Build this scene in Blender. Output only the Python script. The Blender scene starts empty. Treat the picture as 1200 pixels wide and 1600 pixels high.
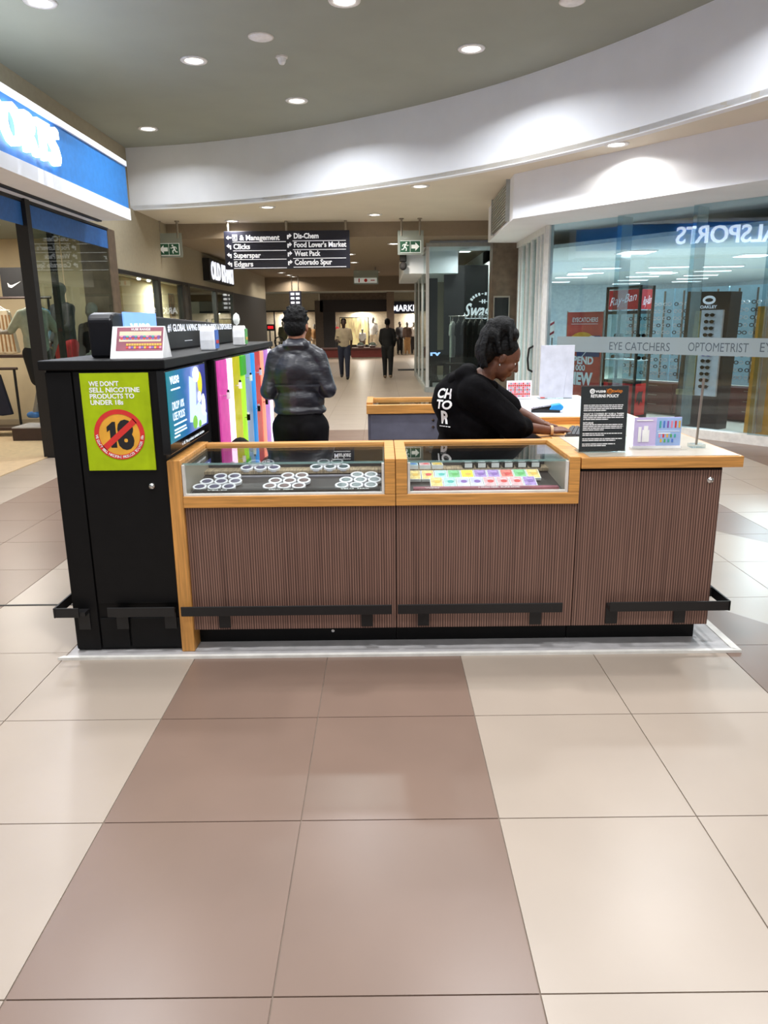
import bpy, bmesh, math, random
import numpy as np
from mathutils import Vector, Matrix, Euler
from mathutils.bvhtree import BVHTree
R = math.radians
random.seed(7)
scene = bpy.context.scene
COL = scene.collection

# ------------------------------------------------------------------ camera
cam_d = bpy.data.cameras.new('camera')
cam = bpy.data.objects.new('camera', cam_d); COL.objects.link(cam)
pit, rol = R(14.2), R(0.65)
fw = Vector((0, math.cos(pit), -math.sin(pit)))
r0 = Vector((1, 0, 0)); u0 = r0.cross(fw)
rt = r0*math.cos(rol) - u0*math.sin(rol); up = u0*math.cos(rol) + r0*math.sin(rol)
m3 = Matrix((rt, up, -fw)).transposed()
cam.matrix_world = Matrix.Translation((0, 0, 1.6)) @ m3.to_4x4()
cam_d.sensor_fit = 'VERTICAL'; cam_d.sensor_height = 24.0; cam_d.lens = 24.0*1167/1600
cam_d.clip_start = 0.05; cam_d.clip_end = 300
scene.camera = cam

# ------------------------------------------------------------------ world and exposure
wd = bpy.data.worlds.new('world'); scene.world = wd; wd.use_nodes = True
wd.node_tree.nodes['Background'].inputs[0].default_value = (0.95, 0.98, 1.0, 1)
wd.node_tree.nodes['Background'].inputs[1].default_value = 0.6
scene.view_settings.view_transform = 'Standard'
scene.view_settings.look = 'None'
scene.view_settings.gamma = 1.0
scene.view_settings.use_curve_mapping = False
scene.view_settings.exposure = -0.35
LAMP = 1.0            # one dial for the downlights
scene.cycles.max_bounces = 7
scene.cycles.diffuse_bounces = 4
scene.cycles.glossy_bounces = 4
scene.cycles.transmission_bounces = 4
scene.cycles.transparent_max_bounces = 16
scene.cycles.sample_clamp_indirect = 6
scene.cycles.use_denoising = True

# ------------------------------------------------------------------ materials
def lin(c):
    out = []
    for v in c[:3]:
        v = v/255.0
        out.append(v/12.92 if v <= .04045 else ((v+.055)/1.055)**2.4)
    return (*out, 1.0)
MATS = {}
def mk(name, rgb, rough=.5, metal=0., var=.05, scale=14., bump=0., coat=0., emit=None, es=0., spec=.5, stretch=None, alpha=1.):
    if name in MATS: return MATS[name]
    m = bpy.data.materials.new(name); m.use_nodes = True
    nt = m.node_tree; n = nt.nodes; b = n['Principled BSDF']
    c = lin(rgb)
    b.inputs['Roughness'].default_value = rough; b.inputs['Metallic'].default_value = metal
    b.inputs['Specular IOR Level'].default_value = spec
    if coat: b.inputs['Coat Weight'].default_value = coat; b.inputs['Coat Roughness'].default_value = .08
    tc = n.new('ShaderNodeTexCoord'); mp = n.new('ShaderNodeMapping'); nz = n.new('ShaderNodeTexNoise')
    nt.links.new(tc.outputs['Object'], mp.inputs[0]); nt.links.new(mp.outputs[0], nz.inputs['Vector'])
    if stretch: mp.inputs['Scale'].default_value = stretch
    nz.inputs['Scale'].default_value = scale; nz.inputs['Detail'].default_value = 3
    rp = n.new('ShaderNodeValToRGB')
    rp.color_ramp.elements[0].color = tuple(max(0, x*(1-2*var)) for x in c[:3]) + (1,)
    rp.color_ramp.elements[1].color = tuple(min(1, x*(1+2*var)) for x in c[:3]) + (1,)
    rp.color_ramp.elements[0].position = .3; rp.color_ramp.elements[1].position = .7
    nt.links.new(nz.outputs['Fac'], rp.inputs[0]); nt.links.new(rp.outputs[0], b.inputs['Base Color'])
    if bump:
        bp = n.new('ShaderNodeBump'); bp.inputs['Strength'].default_value = bump; bp.inputs['Distance'].default_value = .02
        nt.links.new(nz.outputs['Fac'], bp.inputs['Height']); nt.links.new(bp.outputs[0], b.inputs['Normal'])
    if emit is not None:
        b.inputs['Emission Color'].default_value = lin(emit); b.inputs['Emission Strength'].default_value = es
    if alpha < 1: b.inputs['Alpha'].default_value = alpha
    MATS[name] = m
    return m
def glass(name, tint=(235, 245, 245), base=.05, grow=.75, rough=.0, frost=0.):
    if name in MATS: return MATS[name]
    m = bpy.data.materials.new(name); m.use_nodes = True
    nt = m.node_tree; n = nt.nodes; n.clear()
    out = n.new('ShaderNodeOutputMaterial'); mix = n.new('ShaderNodeMixShader')
    tr = n.new('ShaderNodeBsdfTransparent'); gl = n.new('ShaderNodeBsdfGlossy')
    tr.inputs[0].default_value = lin(tint); gl.inputs['Roughness'].default_value = rough
    lw = n.new('ShaderNodeLayerWeight'); lw.inputs[0].default_value = .5
    p = n.new('ShaderNodeMath'); p.operation = 'POWER'; p.inputs[1].default_value = 4
    a = n.new('ShaderNodeMath'); a.operation = 'MULTIPLY_ADD'; a.inputs[1].default_value = grow; a.inputs[2].default_value = base
    nt.links.new(lw.outputs['Facing'], p.inputs[0]); nt.links.new(p.outputs[0], a.inputs[0]); nt.links.new(a.outputs[0], mix.inputs[0])
    first = tr
    if frost:
        df = n.new('ShaderNodeBsdfDiffuse'); df.inputs[0].default_value = lin(tint)
        m2 = n.new('ShaderNodeMixShader'); m2.inputs[0].default_value = frost
        nt.links.new(tr.outputs[0], m2.inputs[1]); nt.links.new(df.outputs[0], m2.inputs[2]); first = m2
    nt.links.new(first.outputs[0], mix.inputs[1]); nt.links.new(gl.outputs[0], mix.inputs[2])
    nt.links.new(mix.outputs[0], out.inputs[0])
    MATS[name] = m
    return m
def emi(name, rgb, es): return mk(name, rgb, .4, emit=rgb, es=es, var=.02)

def zebra():
    m = bpy.data.materials.new('zebra_laminate'); m.use_nodes = True
    nt = m.node_tree; n = nt.nodes; b = n['Principled BSDF']; b.inputs['Roughness'].default_value = .5
    tc = n.new('ShaderNodeTexCoord')
    mp = n.new('ShaderNodeMapping'); mp.inputs['Scale'].default_value = (1, 1, .012)
    nz = n.new('ShaderNodeTexNoise'); nz.inputs['Scale'].default_value = 110; nz.inputs['Detail'].default_value = 3
    nt.links.new(tc.outputs['Object'], mp.inputs[0]); nt.links.new(mp.outputs[0], nz.inputs[0])
    wv = n.new('ShaderNodeTexWave'); wv.wave_type = 'BANDS'; wv.bands_direction = 'X'
    wv.inputs['Scale'].default_value = 26; wv.inputs['Distortion'].default_value = 2.2; wv.inputs['Detail'].default_value = 1.5
    wv.inputs['Detail Scale'].default_value = 1.2
    mp2 = n.new('ShaderNodeMapping'); mp2.inputs['Scale'].default_value = (1, 1, .03)
    nt.links.new(tc.outputs['Object'], mp2.inputs[0]); nt.links.new(mp2.outputs[0], wv.inputs[0])
    mx = n.new('ShaderNodeMix'); mx.data_type = 'FLOAT'; mx.inputs[0].default_value = .5
    nt.links.new(nz.outputs['Fac'], mx.inputs[2]); nt.links.new(wv.outputs['Fac'], mx.inputs[3])
    rp = n.new('ShaderNodeValToRGB'); e = rp.color_ramp.elements
    e[0].position = .2; e[0].color = lin((66, 44, 38)); e[1].position = .85; e[1].color = lin((152, 116, 100))
    k = e.new(.48); k.color = lin((97, 68, 58))
    nt.links.new(mx.outputs[0], rp.inputs[0]); nt.links.new(rp.outputs[0], b.inputs['Base Color'])
    MATS['zebra'] = m
    return m
zebra()
M = MATS
mk('cream_tile', (158, 144, 131), .32, var=.02, scale=2.2); mk('brown_tile', (119, 98, 86), .32, var=.03, scale=2.2)
mk('grout', (120, 104, 92), .8); mk('store_floor', (196, 170, 135), .4)
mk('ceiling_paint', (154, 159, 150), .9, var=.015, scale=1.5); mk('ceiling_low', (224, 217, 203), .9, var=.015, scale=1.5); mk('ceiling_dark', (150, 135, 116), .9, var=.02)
mk('white_paint', (238, 242, 250), .8, var=.012, scale=2); mk('warm_wall', (168, 158, 136), .85, var=.02)
mk('beige_wall', (222, 204, 170), .85, var=.03, scale=3); mk('stone_column', (98, 82, 66), .45, var=.12, scale=9)
mk('black_laminate', (8, 7, 8), .5, var=.1, spec=.22); mk('black_metal', (17, 15, 16), .5, var=.1, scale=40)
mk('black_gloss', (10, 10, 12), .12); mk('black_paint', (24, 23, 25), .6)
mk('wood_edge', (198, 140, 72), .4, var=.13, scale=9, stretch=(.5, 4, 12)); mk('wood_upright', (198, 140, 72), .4, var=.13, scale=9, stretch=(9, 4, .5))
mk('white_trim', (214, 210, 204), .45); mk('white_plastic', (240, 240, 242), .35); mk('white_board', (200, 202, 212), .4)
mk('grey_base', (170, 166, 166), .4, var=.06); mk('cream_top', (172, 162, 147), .35, var=.03, scale=5)
mk('grey_panel', (92, 92, 106), .55); mk('chrome', (210, 210, 210), .2, 1.); mk('steel', (168, 160, 148), .35, 1.)
mk('alu_white', (214, 216, 216), .4, var=.03); mk('alu_grey', (172, 176, 174), .4, .3)
mk('sign_blue', (40, 120, 196), .5, var=.04); mk('band_blue', (46, 104, 176), .5)
mk('sign_navy', (26, 28, 46), .5); mk('exit_green', (40, 84, 62), .5, emit=(40, 100, 70), es=.15)
mk('cut_white', (235, 240, 236), .5, emit=(235, 240, 236), es=.25)
mk('print_white', (246, 246, 246), .6); mk('print_black', (24, 20, 22), .6); mk('print_red', (214, 46, 40), .55); mk('print_orange', (232, 166, 52), .55)
mk('print_lime', (166, 188, 14), .6, spec=.2); mk('maroon', (92, 34, 30), .4); mk('dark_wood', (58, 40, 34), .5)
mk('skin_dark', (98, 58, 40), .5, var=.08, scale=25); mk('skin_deep', (62, 42, 34), .5, var=.08); mk('skin_mid', (150, 98, 72), .5, var=.06)
mk('hair_black', (9, 8, 9), .65, var=.4, scale=60, bump=.5, spec=.2); mk('hoodie_black', (7, 6, 8), .92, var=.15, scale=30, bump=.2, spec=.1)
mk('leather_dark', (34, 34, 42), .4, var=.2, scale=5, bump=.8, stretch=(1, 1, 2.2)); mk('trouser_black', (9, 8, 11), .85, spec=.15); mk('navy_cloth', (30, 34, 54), .8)
mk('khaki_cloth', (168, 152, 128), .85); mk('black_cloth', (14, 14, 16), .85); mk('shoe_dark', (28, 26, 26), .5); mk('shoe_tan', (120, 100, 80), .6)
mk('mannequin_grey', (128, 124, 116), .5); mk('sage_cloth', (150, 156, 138), .85); mk('blue_cloth', (110, 146, 168), .85); mk('red_cloth', (178, 28, 34), .8)
mk('cream_cloth', (222, 206, 178), .85); mk('charcoal_cloth', (52, 50, 52), .85); mk('white_cloth', (228, 226, 222), .85); mk('tan_cloth', (164, 124, 80), .85)
mk('olive_cloth', (86, 88, 66), .85); mk('gold_cloth', (224, 146, 24), .7, var=.08); mk('shoe_blue', (60, 110, 170), .6); mk('brown_cloth', (96, 74, 62), .85)
emi('lamp_white', (255, 250, 240), 14); emi('lamp_strip', (255, 255, 255), 6); emi('letter_white', (255, 255, 255), 3.5); emi('letter_sport', (228, 236, 255), 8); emi('letter_far', (245, 248, 255), 1.6); emi('letter_soft', (240, 244, 255), 1.2)
emi('letter_dim', (230, 232, 240), .7)
glass('shop_glass', (226, 236, 234), .035, .6); glass('case_glass', (247, 250, 249), .07, .85); glass('clear_plastic', (235, 240, 240), .06, .5)
glass('frost_band', (176, 190, 196), .04, .3, frost=.55); glass('exit_plate', (205, 214, 208), .06, .4, frost=.45)

# ------------------------------------------------------------------ mesh helpers
WORG = {}     # world origin of each object built here
class MB:
    def __init__(s): s.v = []; s.f = []; s.m = []
    def add(s, vs, fs, m=0):
        o = len(s.v); s.v += [tuple(v) for v in vs]
        for f in fs: s.f.append([o+i for i in f]); s.m.append(m)
        return s
    def box(s, x0, x1, y0, y1, z0, z1, m=0):
        if x0 > x1: x0, x1 = x1, x0
        if y0 > y1: y0, y1 = y1, y0
        if z0 > z1: z0, z1 = z1, z0
        vs = [(x0,y0,z0),(x1,y0,z0),(x1,y1,z0),(x0,y1,z0),(x0,y0,z1),(x1,y0,z1),(x1,y1,z1),(x0,y1,z1)]
        return s.add(vs, [(0,3,2,1),(4,5,6,7),(0,1,5,4),(1,2,6,5),(2,3,7,6),(3,0,4,7)], m)
    def obox(s, c, size, rot=None, m=0):
        hx, hy, hz = [q/2 for q in size]; c = Vector(c)
        vs = [Vector(p) for p in [(-hx,-hy,-hz),(hx,-hy,-hz),(hx,hy,-hz),(-hx,hy,-hz),(-hx,-hy,hz),(hx,-hy,hz),(hx,hy,hz),(-hx,hy,hz)]]
        if rot is not None: vs = [rot @ v for v in vs]
        return s.add([v+c for v in vs], [(0,3,2,1),(4,5,6,7),(0,1,5,4),(1,2,6,5),(2,3,7,6),(3,0,4,7)], m)
    def wall(s, p, q, z0, z1, t=.1, m=0):      # upright slab over the line p-q, thickness t to its left
        p = Vector(p[:2]); q = Vector(q[:2]); d = (q-p).normalized(); n = Vector((-d.y, d.x))*t
        c = [p, q, q+n, p+n]
        return s.prism([(a.x, a.y) for a in c], z0, z1, m)
    def prism(s, poly, z0, z1, m=0):
        a = sum(poly[i][0]*poly[(i+1) % len(poly)][1]-poly[(i+1) % len(poly)][0]*poly[i][1] for i in range(len(poly)))
        if a < 0: poly = poly[::-1]
        n = len(poly); vs = [(x, y, z0) for x, y in poly] + [(x, y, z1) for x, y in poly]
        fs = [tuple(range(n-1, -1, -1)), tuple(range(n, 2*n))] + [(i, (i+1) % n, n+(i+1) % n, n+i) for i in range(n)]
        return s.add(vs, fs, m)
    def extr(s, poly, o, ax, ay, az, t, m=0):  # planar outline (u,v) in the frame o, ax, ay, pushed t along az
        o, ax, ay, az = Vector(o), Vector(ax), Vector(ay), Vector(az)
        n = len(poly); A = [o+ax*u+ay*v for u, v in poly]; B = [p+az*t for p in A]
        fs = [tuple(range(n-1, -1, -1)), tuple(range(n, 2*n))] + [(i, (i+1) % n, n+(i+1) % n, n+i) for i in range(n)]
        return s.add(A+B, fs, m)
    def cyl(s, p, q, r, r2=None, n=14, m=0, cap=True):
        p, q = Vector(p), Vector(q); r2 = r if r2 is None else r2
        d = (q-p).normalized(); a = d.orthogonal().normalized(); b = d.cross(a)
        A = [p+(a*math.cos(2*math.pi*i/n)+b*math.sin(2*math.pi*i/n))*r for i in range(n)]
        B = [q+(a*math.cos(2*math.pi*i/n)+b*math.sin(2*math.pi*i/n))*r2 for i in range(n)]
        fs = [(i, (i+1) % n, n+(i+1) % n, n+i) for i in range(n)]
        if cap: fs += [tuple(range(n-1, -1, -1)), tuple(range(n, 2*n))]
        return s.add(A+B, fs, m)
    def ell(s, c, rad, rot=None, nu=14, nv=9, m=0):
        c = Vector(c); vs = []; fs = []
        for j in range(nv+1):
            t = math.pi*j/nv
            for i in range(nu):
                a = 2*math.pi*i/nu
                p = Vector((rad[0]*math.sin(t)*math.cos(a), rad[1]*math.sin(t)*math.sin(a), rad[2]*math.cos(t)))
                vs.append(c+(rot @ p if rot is not None else p))
        for j in range(nv):
            for i in range(nu): fs.append((j*nu+i, (j+1)*nu+i, (j+1)*nu+(i+1) % nu, j*nu+(i+1) % nu))
        return s.add(vs, fs, m)
    def lathe(s, c, prof, n=20, m=0):          # profile (r, z) turned about the upright axis at c
        vs = []; fs = []; k = len(prof)
        for i in range(n):
            a = 2*math.pi*i/n
            for r, z in prof: vs.append((c[0]+r*math.cos(a), c[1]+r*math.sin(a), c[2]+z))
        for i in range(n):
            for j in range(k-1): fs.append((i*k+j, ((i+1) % n)*k+j, ((i+1) % n)*k+j+1, i*k+j+1))
        return s.add(vs, fs, m)
    def tube(s, pts, r, n=8, m=0):
        for a, b in zip(pts[:-1], pts[1:]): s.cyl(a, b, r, n=n, m=m)
        return s
    def build(s, name, mat, parent=None, local=False, bevel=0, smooth=False, **props):
        me = bpy.data.meshes.new(name); vs = s.v; org = Vector((0, 0, 0))
        if parent is not None:
            if not local: org = WORG.get(parent.name, Vector((0, 0, 0)))
        elif not local:
            a = np.array(vs); lo = a.min(0); hi = a.max(0); org = Vector(((lo[0]+hi[0])/2, (lo[1]+hi[1])/2, lo[2]))
        me.from_pydata([(v[0]-org.x, v[1]-org.y, v[2]-org.z) for v in vs], [], s.f)
        for mm in (mat if isinstance(mat, (list, tuple)) else [mat]): me.materials.append(M[mm] if isinstance(mm, str) else mm)
        if any(s.m): me.polygons.foreach_set('material_index', s.m)
        if smooth: me.polygons.foreach_set('use_smooth', [True]*len(me.polygons))
        me.update()
        return link(name, me, parent, org, bevel, **props)
def link(name, me, parent=None, org=Vector((0, 0, 0)), bevel=0, **props):
    o = bpy.data.objects.new(name, me); COL.objects.link(o)
    if parent is not None: o.parent = parent
    else: o.location = org
    WORG[o.name] = Vector(org)
    if bevel:
        b = o.modifiers.new('bevel', 'BEVEL'); b.width = bevel; b.segments = 2; b.limit_method = 'ANGLE'
    for k, v in props.items(): o[{'cat': 'category'}.get(k, k)] = v
    return o
def thing(name, label, cat, loc, rz=0, group=None, kind=None):
    o = bpy.data.objects.new(name, None); COL.objects.link(o); o.empty_display_size = .1
    o.location = loc; o.rotation_euler = (0, 0, rz); o['label'] = label
    if kind: o['kind'] = kind
    else: o['category'] = cat
    if group: o['group'] = group
    WORG[o.name] = Vector(loc)
    return o
def box(*a): return MB().box(*a)
def copy_tree(o, parent=None):
    c = o.copy(); COL.objects.link(c)
    if parent is not None: c.parent = parent
    for ch in list(o.children):
        copy_tree(ch, c)
    return c

# lettering: flat print or raised letters as a mesh
def text_mesh(body, bold=0., ext=.0):
    cu = bpy.data.curves.new('t', 'FONT'); cu.body = body; cu.size = 1; cu.extrude = ext; cu.offset = bold; cu.resolution_u = 3
    ob = bpy.data.objects.new('t', cu); me = bpy.data.meshes.new_from_object(ob)
    vs = [tuple(v.co) for v in me.vertices]; fs = [list(p.vertices) for p in me.polygons]
    bpy.data.objects.remove(ob); bpy.data.curves.remove(cu); bpy.data.meshes.remove(me)
    return vs, fs
def text(mb, body, o, ax, ay, h, w=None, align='L', bold=.012, ext=.0, slant=0., m=0):
    """letters of cap height h from baseline point o, running along ax with ay up; w stretches them to that width"""
    vs, fs = text_mesh(body, bold, ext/h if ext else 0.)
    if not vs: return mb
    o, ax, ay = Vector(o), Vector(ax).normalized(), Vector(ay).normalized(); az = ax.cross(ay)
    x0 = min(v[0] for v in vs); x1 = max(v[0] for v in vs); sy = h/.69; sx = sy if w is None else w/(x1-x0)
    W = (x1-x0)*sx; sh = {'L': 0, 'C': -W/2, 'R': -W}[align]
    mb.add([o+ax*((v[0]-x0)*sx+sh+slant*v[1]*sy)+ay*(v[1]*sy)+az*(v[2]*sy) for v in vs], fs, m)
    return mb
X, Y_, Z_ = Vector((1, 0, 0)), Vector((0, 1, 0)), Vector((0, 0, 1))

# smooth continuous bodies: overlapping limbs fused into one skin
def fused(shapes, voxel, smooth=4, factor=.5):
    b = MB()
    for s in shapes:
        if s[0] == 'c':
            _, p, r, q, r2 = s
            p, q = Vector(p), Vector(q)
            b.ell(p, (r, r, r), nu=16, nv=10); b.ell(q, (r2, r2, r2), nu=16, nv=10)
            if (q-p).length > 1e-4: b.cyl(p, q, r, r2, n=16)
        else:
            _, c, rad, rot = s
            b.ell(c, rad, Euler([R(a) for a in rot]).to_matrix() if rot else None, nu=20, nv=14)
    me = bpy.data.meshes.new('f'); me.from_pydata(b.v, [], b.f); me.update()
    ob = bpy.data.objects.new('f', me); COL.objects.link(ob)
    rm = ob.modifiers.new('r', 'REMESH'); rm.mode = 'VOXEL'; rm.voxel_size = voxel; rm.use_smooth_shade = True
    sm = ob.modifiers.new('s', 'SMOOTH'); sm.iterations = smooth; sm.factor = factor
    dg = bpy.context.evaluated_depsgraph_get(); dg.update()
    out = bpy.data.meshes.new_from_object(ob.evaluated_get(dg))
    bpy.data.objects.remove(ob); bpy.data.meshes.remove(me)
    return out
def fused_part(name, shapes, voxel, mat, parent, smooth=4, deform=None, **props):
    me = fused(shapes, voxel, smooth); org = WORG[parent.name]
    co = np.empty(len(me.vertices)*3, 'f'); me.vertices.foreach_get('co', co); co = co.reshape(-1, 3)
    if deform: co = deform(co)
    co -= np.array(org, 'f'); me.vertices.foreach_set('co', co.ravel().astype('f'))
    me.materials.clear(); me.materials.append(M[mat]); me.polygons.foreach_set('use_smooth', [True]*len(me.polygons)); me.update()
    me.name = name
    return link(name, me, parent, org, **props)

# ================================================================== the setting
def S(name, label): return dict(kind='structure', label=label)
# ---- floor: tiles laid on a grout bed
TX, TY, X0, Y0 = .657, .670, .370, 2.155
floor = box(-10, 11, -3, 40, -.12, -.004).build('floor', 'grout', kind='structure', label='large polished cream and brown floor tiles of the mall walkway')
def clip(poly, a, b, c):                       # keep a*x+b*y+c >= 0
    out = []
    for i in range(len(poly)):
        p, q = poly[i], poly[(i+1) % len(poly)]
        dp, dq = a*p[0]+b*p[1]+c, a*q[0]+b*q[1]+c
        if dp >= 0: out.append(p)
        if dp*dq < 0:
            t = dp/(dp-dq); out.append((p[0]+(q[0]-p[0])*t, p[1]+(q[1]-p[1])*t))
    return out
def area(p): return abs(sum(p[i][0]*p[(i+1) % len(p)][1]-p[(i+1) % len(p)][0]*p[i][1] for i in range(len(p))))/2
bd = Vector((.58, -.81)).normalized(); bn = Vector((-bd.y, bd.x))            # diagonal cream band across the brown strips
cA = -(bn.x*1.93+bn.y*3.95); cB = -(bn.x*2.61+bn.y*5.56)
sgn = 1 if bn.x*2.61+bn.y*5.56+cA > 0 else -1
g = .0022
tiles = []
for i in range(-14, 16):
    for j in range(-7, 55):
        x0 = X0+i*TX; y0 = Y0+j*TY
        poly = [(x0+g, y0+g), (x0+TX-g, y0+g), (x0+TX-g, y0+TY-g), (x0+g, y0+TY-g)]
        brown = (i % 4 in (2, 3)) and y0 < 11.5
        if not brown: tiles.append((poly, 0, True)); continue
        if i >= 2:
            inb = clip(clip(poly, sgn*bn.x, sgn*bn.y, sgn*cA), -sgn*bn.x, -sgn*bn.y, -sgn*cB)
            if len(inb) > 2 and area(inb) > .002:
                if area(inb) > .97*area(poly): tiles.append((poly, 0, True)); continue
                tiles.append((inb, 0, False))
                for q in (clip(poly, -sgn*bn.x, -sgn*bn.y, -sgn*cA), clip(poly, sgn*bn.x, sgn*bn.y, sgn*cB)):
                    if len(q) > 2 and area(q) > .002: tiles.append((q, 1, False))
                continue
        tiles.append((poly, 1, True))
inv = cam.matrix_world.inverted()
def shown(poly):
    n = Vector((sum(p[0] for p in poly)/len(poly), sum(p[1] for p in poly)/len(poly), 0))
    v = inv @ n
    if v.z > -.3: return -1
    px = 600-1167*v.x/v.z; py = 800+1167*v.y/v.z
    if not (-140 < px < 1340 and 480 < py < 1850): return -1
    if -1.5 < n.x < 1.55 and 3.8 < n.y < 6.6: return -1          # under the kiosk
    if n.x < -4.3 or n.y > 38 or (n.x > 4.7 and n.y > 9.2): return -1
    return area(poly)/(v.z*v.z*v.z)*-1
order = sorted(range(len(tiles)), key=lambda k: -shown(tiles[k][0]))
tm = []
for c in ('cream_tile', 'brown_tile'):
    me = bpy.data.meshes.new('tile'); b = box(-TX/2+g, TX/2-g, -TY/2+g, TY/2-g, -.012, 0)
    me.from_pydata(b.v, [], b.f); me.materials.append(M[c]); tm.append(me)
rest = MB()
for n, k in enumerate(order):
    poly, c, whole = tiles[k]
    cx = sum(p[0] for p in poly)/len(poly); cy = sum(p[1] for p in poly)/len(poly)
    if n < 295 and shown(poly) > 0:
        if whole:
            o = bpy.data.objects.new('tile', tm[c]); COL.objects.link(o); o.parent = floor
            o.location = Vector((cx, cy, 0))-floor.location
        else: MB().prism(poly, -.012, 0).build('tile', ['cream_tile', 'brown_tile'][c], floor)
    else: rest.prism(poly, -.012, 0, c)
rest.build('far_tiles', ['cream_tile', 'brown_tile'], floor, kind='stuff')
box(-9, -1.62, 4.156, 4.174, -.002, .003).build('trim_1', 'black_metal', **S('', 'thin dark expansion joint strip in the floor left of the kiosk'))

# ---- ceilings and the curved bulkhead
HU, HL, HD = 4.75, 3.7, 3.4
ctrl = [(-4.95, 14.9), (-4.65, 14.86), (-3.45, 14.6), (-2.2, 14.12), (-1.02, 13.48), (.06, 12.72), (1.0, 11.94), (1.81, 11.11), (2.47, 10.25), (3.0, 9.43), (3.42, 8.65),
        (3.76, 7.98), (4.1, 7.1), (4.38, 6.1), (4.58, 5.0), (4.68, 3.8), (4.7, 2.4), (4.7, -4)]
curve = []
for i in range(1, len(ctrl)-2):
    p0, p1, p2, p3 = [Vector(c) for c in ctrl[i-1:i+3]]
    for t in (0, .25, .5, .75):
        curve.append(.5*((2*p1)+(p2-p0)*t+(2*p0-5*p1+4*p2-p3)*t*t+(3*p1-p0-3*p2+p3)*t**3))
curve = [(c.x, c.y) for c in curve]+[(4.7, 2.4), (4.7, -4)]
box(-4.75, 5, -5, 15.2, HU, HU+.1).build('ceiling', 'ceiling_paint', **S('', 'high flat grey painted ceiling over the kiosk'))  # the grey stands in for weaker light up here
outer = [(x+.0, y) for x, y in curve]
b = MB()
k = len(curve)
off = []
for i in range(k):
    a = Vector(curve[max(0, i-1)]); c = Vector(curve[min(k-1, i+1)]); d = (c-a).normalized(); n = Vector((-d.y, d.x))
    off.append((curve[i][0]+n.x*.12, curve[i][1]+n.y*.12))
vs = [(x, y, HL-.012) for x, y in curve]+[(x, y, HU) for x, y in curve]+[(x, y, HL-.012) for x, y in off]+[(x, y, HU) for x, y in off]
fs = []
for i in range(k-1):
    fs += [(i, i+1, k+i+1, k+i), (2*k+i+1, 2*k+i, 3*k+i, 3*k+i+1), (2*k+i, 2*k+i+1, i+1, i)]
b.add(vs, fs).build('wall_bulkhead', 'white_paint', smooth=False, **S('', 'white curved bulkhead sweeping across under the high ceiling'))
MB().prism([(x, y) for x, y in curve]+[(11, -4), (11, 17.0), (-4.75, 17.0)], HL, HL+.06).build('ceiling_lower', 'ceiling_low', **S('', 'lower painted ceiling beyond the curved bulkhead'))
box(-4.75, 3.2, 17.0, 31.2, HD, HL+.06).build('ceiling_far', 'ceiling_dark', **S('', 'darker dropped ceiling over the far walkway'))  # darker colour stands in for the fewer lights along here
box(-9, 9, 31.0, 31.3, 2.86, HD+.1).build('trim_2', 'ceiling_dark', **S('', 'brown beam across the far end of the walkway ceiling'))
box(-12, 12, 31.3, 39, 3.05, 3.15).build('ceiling_end', 'ceiling_paint', **S('', 'lit ceiling in front of the far shops'))
# ---- left side
box(-4.75, -4.65, -5, 15.2, 3.05, HU).build('wall_left', 'warm_wall', **S('', 'wall above the blue sports shop sign'))
box(-4.75, -4.6, 12.45, 30.7, 2.56, HL).build('wall_left_far', 'warm_wall', **S('', 'beige bulkhead wall above the far left shop windows'))
box(-9, -4.6, 30.7, 30.82, 2.5, HL).build('wall_left_return', 'warm_wall', **S('', 'end return of the beige left bulkhead wall'))
box(-4.62, -4.18, 12.12, 12.45, 0, 3.05).build('wall_pier_left', 'stone_column', **S('', 'brown stone pier between the two left shops'))
# ---- right fascia block over the optician
FA, FB = (1.97, 11.85), (4.25, 8.83)
FC = (6.6, 5.7)
MB().prism([FA, FB, FC, (11, 5.7), (11, 21), (2.72, 21), (2.72, 15.4), (2.06, 15.2)], 3.08, HL).build('wall_right_fascia', 'white_paint', **S('', 'white fascia and soffit above the optician glass front'))
# ---- far end
box(-12, 12, 39.6, 39.8, 0, 3.1).build('wall_back', 'beige_wall', **S('', 'rear wall of the far shops'))
# ---- the unseen mall behind the camera keeps its floor and ceiling only

# ================================================================== ceiling fittings
def downlight(x, y, z, label, r=.115, power=60, col=(1, .95, .88), group='round recessed downlights', size=None):
    t = thing('downlight', label, 'downlight', (x, y, z), group=group)
    MB().lathe((0, 0, 0), [(r*.82, -.002), (r*.9, -.014), (r*1.22, -.012), (r*1.28, 0), (r*.82, .0)], 22).build('trim_ring', 'white_plastic', t, local=True, smooth=True)
    MB().lathe((0, 0, 0), [(0, -.006), (r*.5, -.007), (r*.82, -.004)], 22).build('lens', 'lamp_white', t, local=True)
    if power:
        ld = bpy.data.lights.new('lamp', 'AREA'); ld.shape = 'DISK'; ld.size = r*1.7; ld.energy = power*LAMP; ld.color = col; ld.spread = R(150)
        lo = bpy.data.objects.new('lamp', ld); COL.objects.link(lo); lo.parent = t; lo.location = (0, 0, -.03)
    return t
UP = [(-3.38, 8.5, 'upper ceiling downlight at the top left corner above the blue sign'), (-.34, 8.55, 'downlight at the top middle edge of the high ceiling'),
      (-2.27, 10.25, 'high ceiling downlight left of the small white detectors'), (1.1, 9.95, 'high ceiling downlight right of centre, nearest the curved bulkhead'),
      (-1.2, 12.0, 'high ceiling downlight at the middle just before the curved bulkhead'), (-3.82, 13.5, 'high ceiling downlight at the far left by the bulkhead end')]
for x, y, l in UP: downlight(x, y, HU, l, .13, 95 if y < 13 else 35, (.96, .98, 1))
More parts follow.
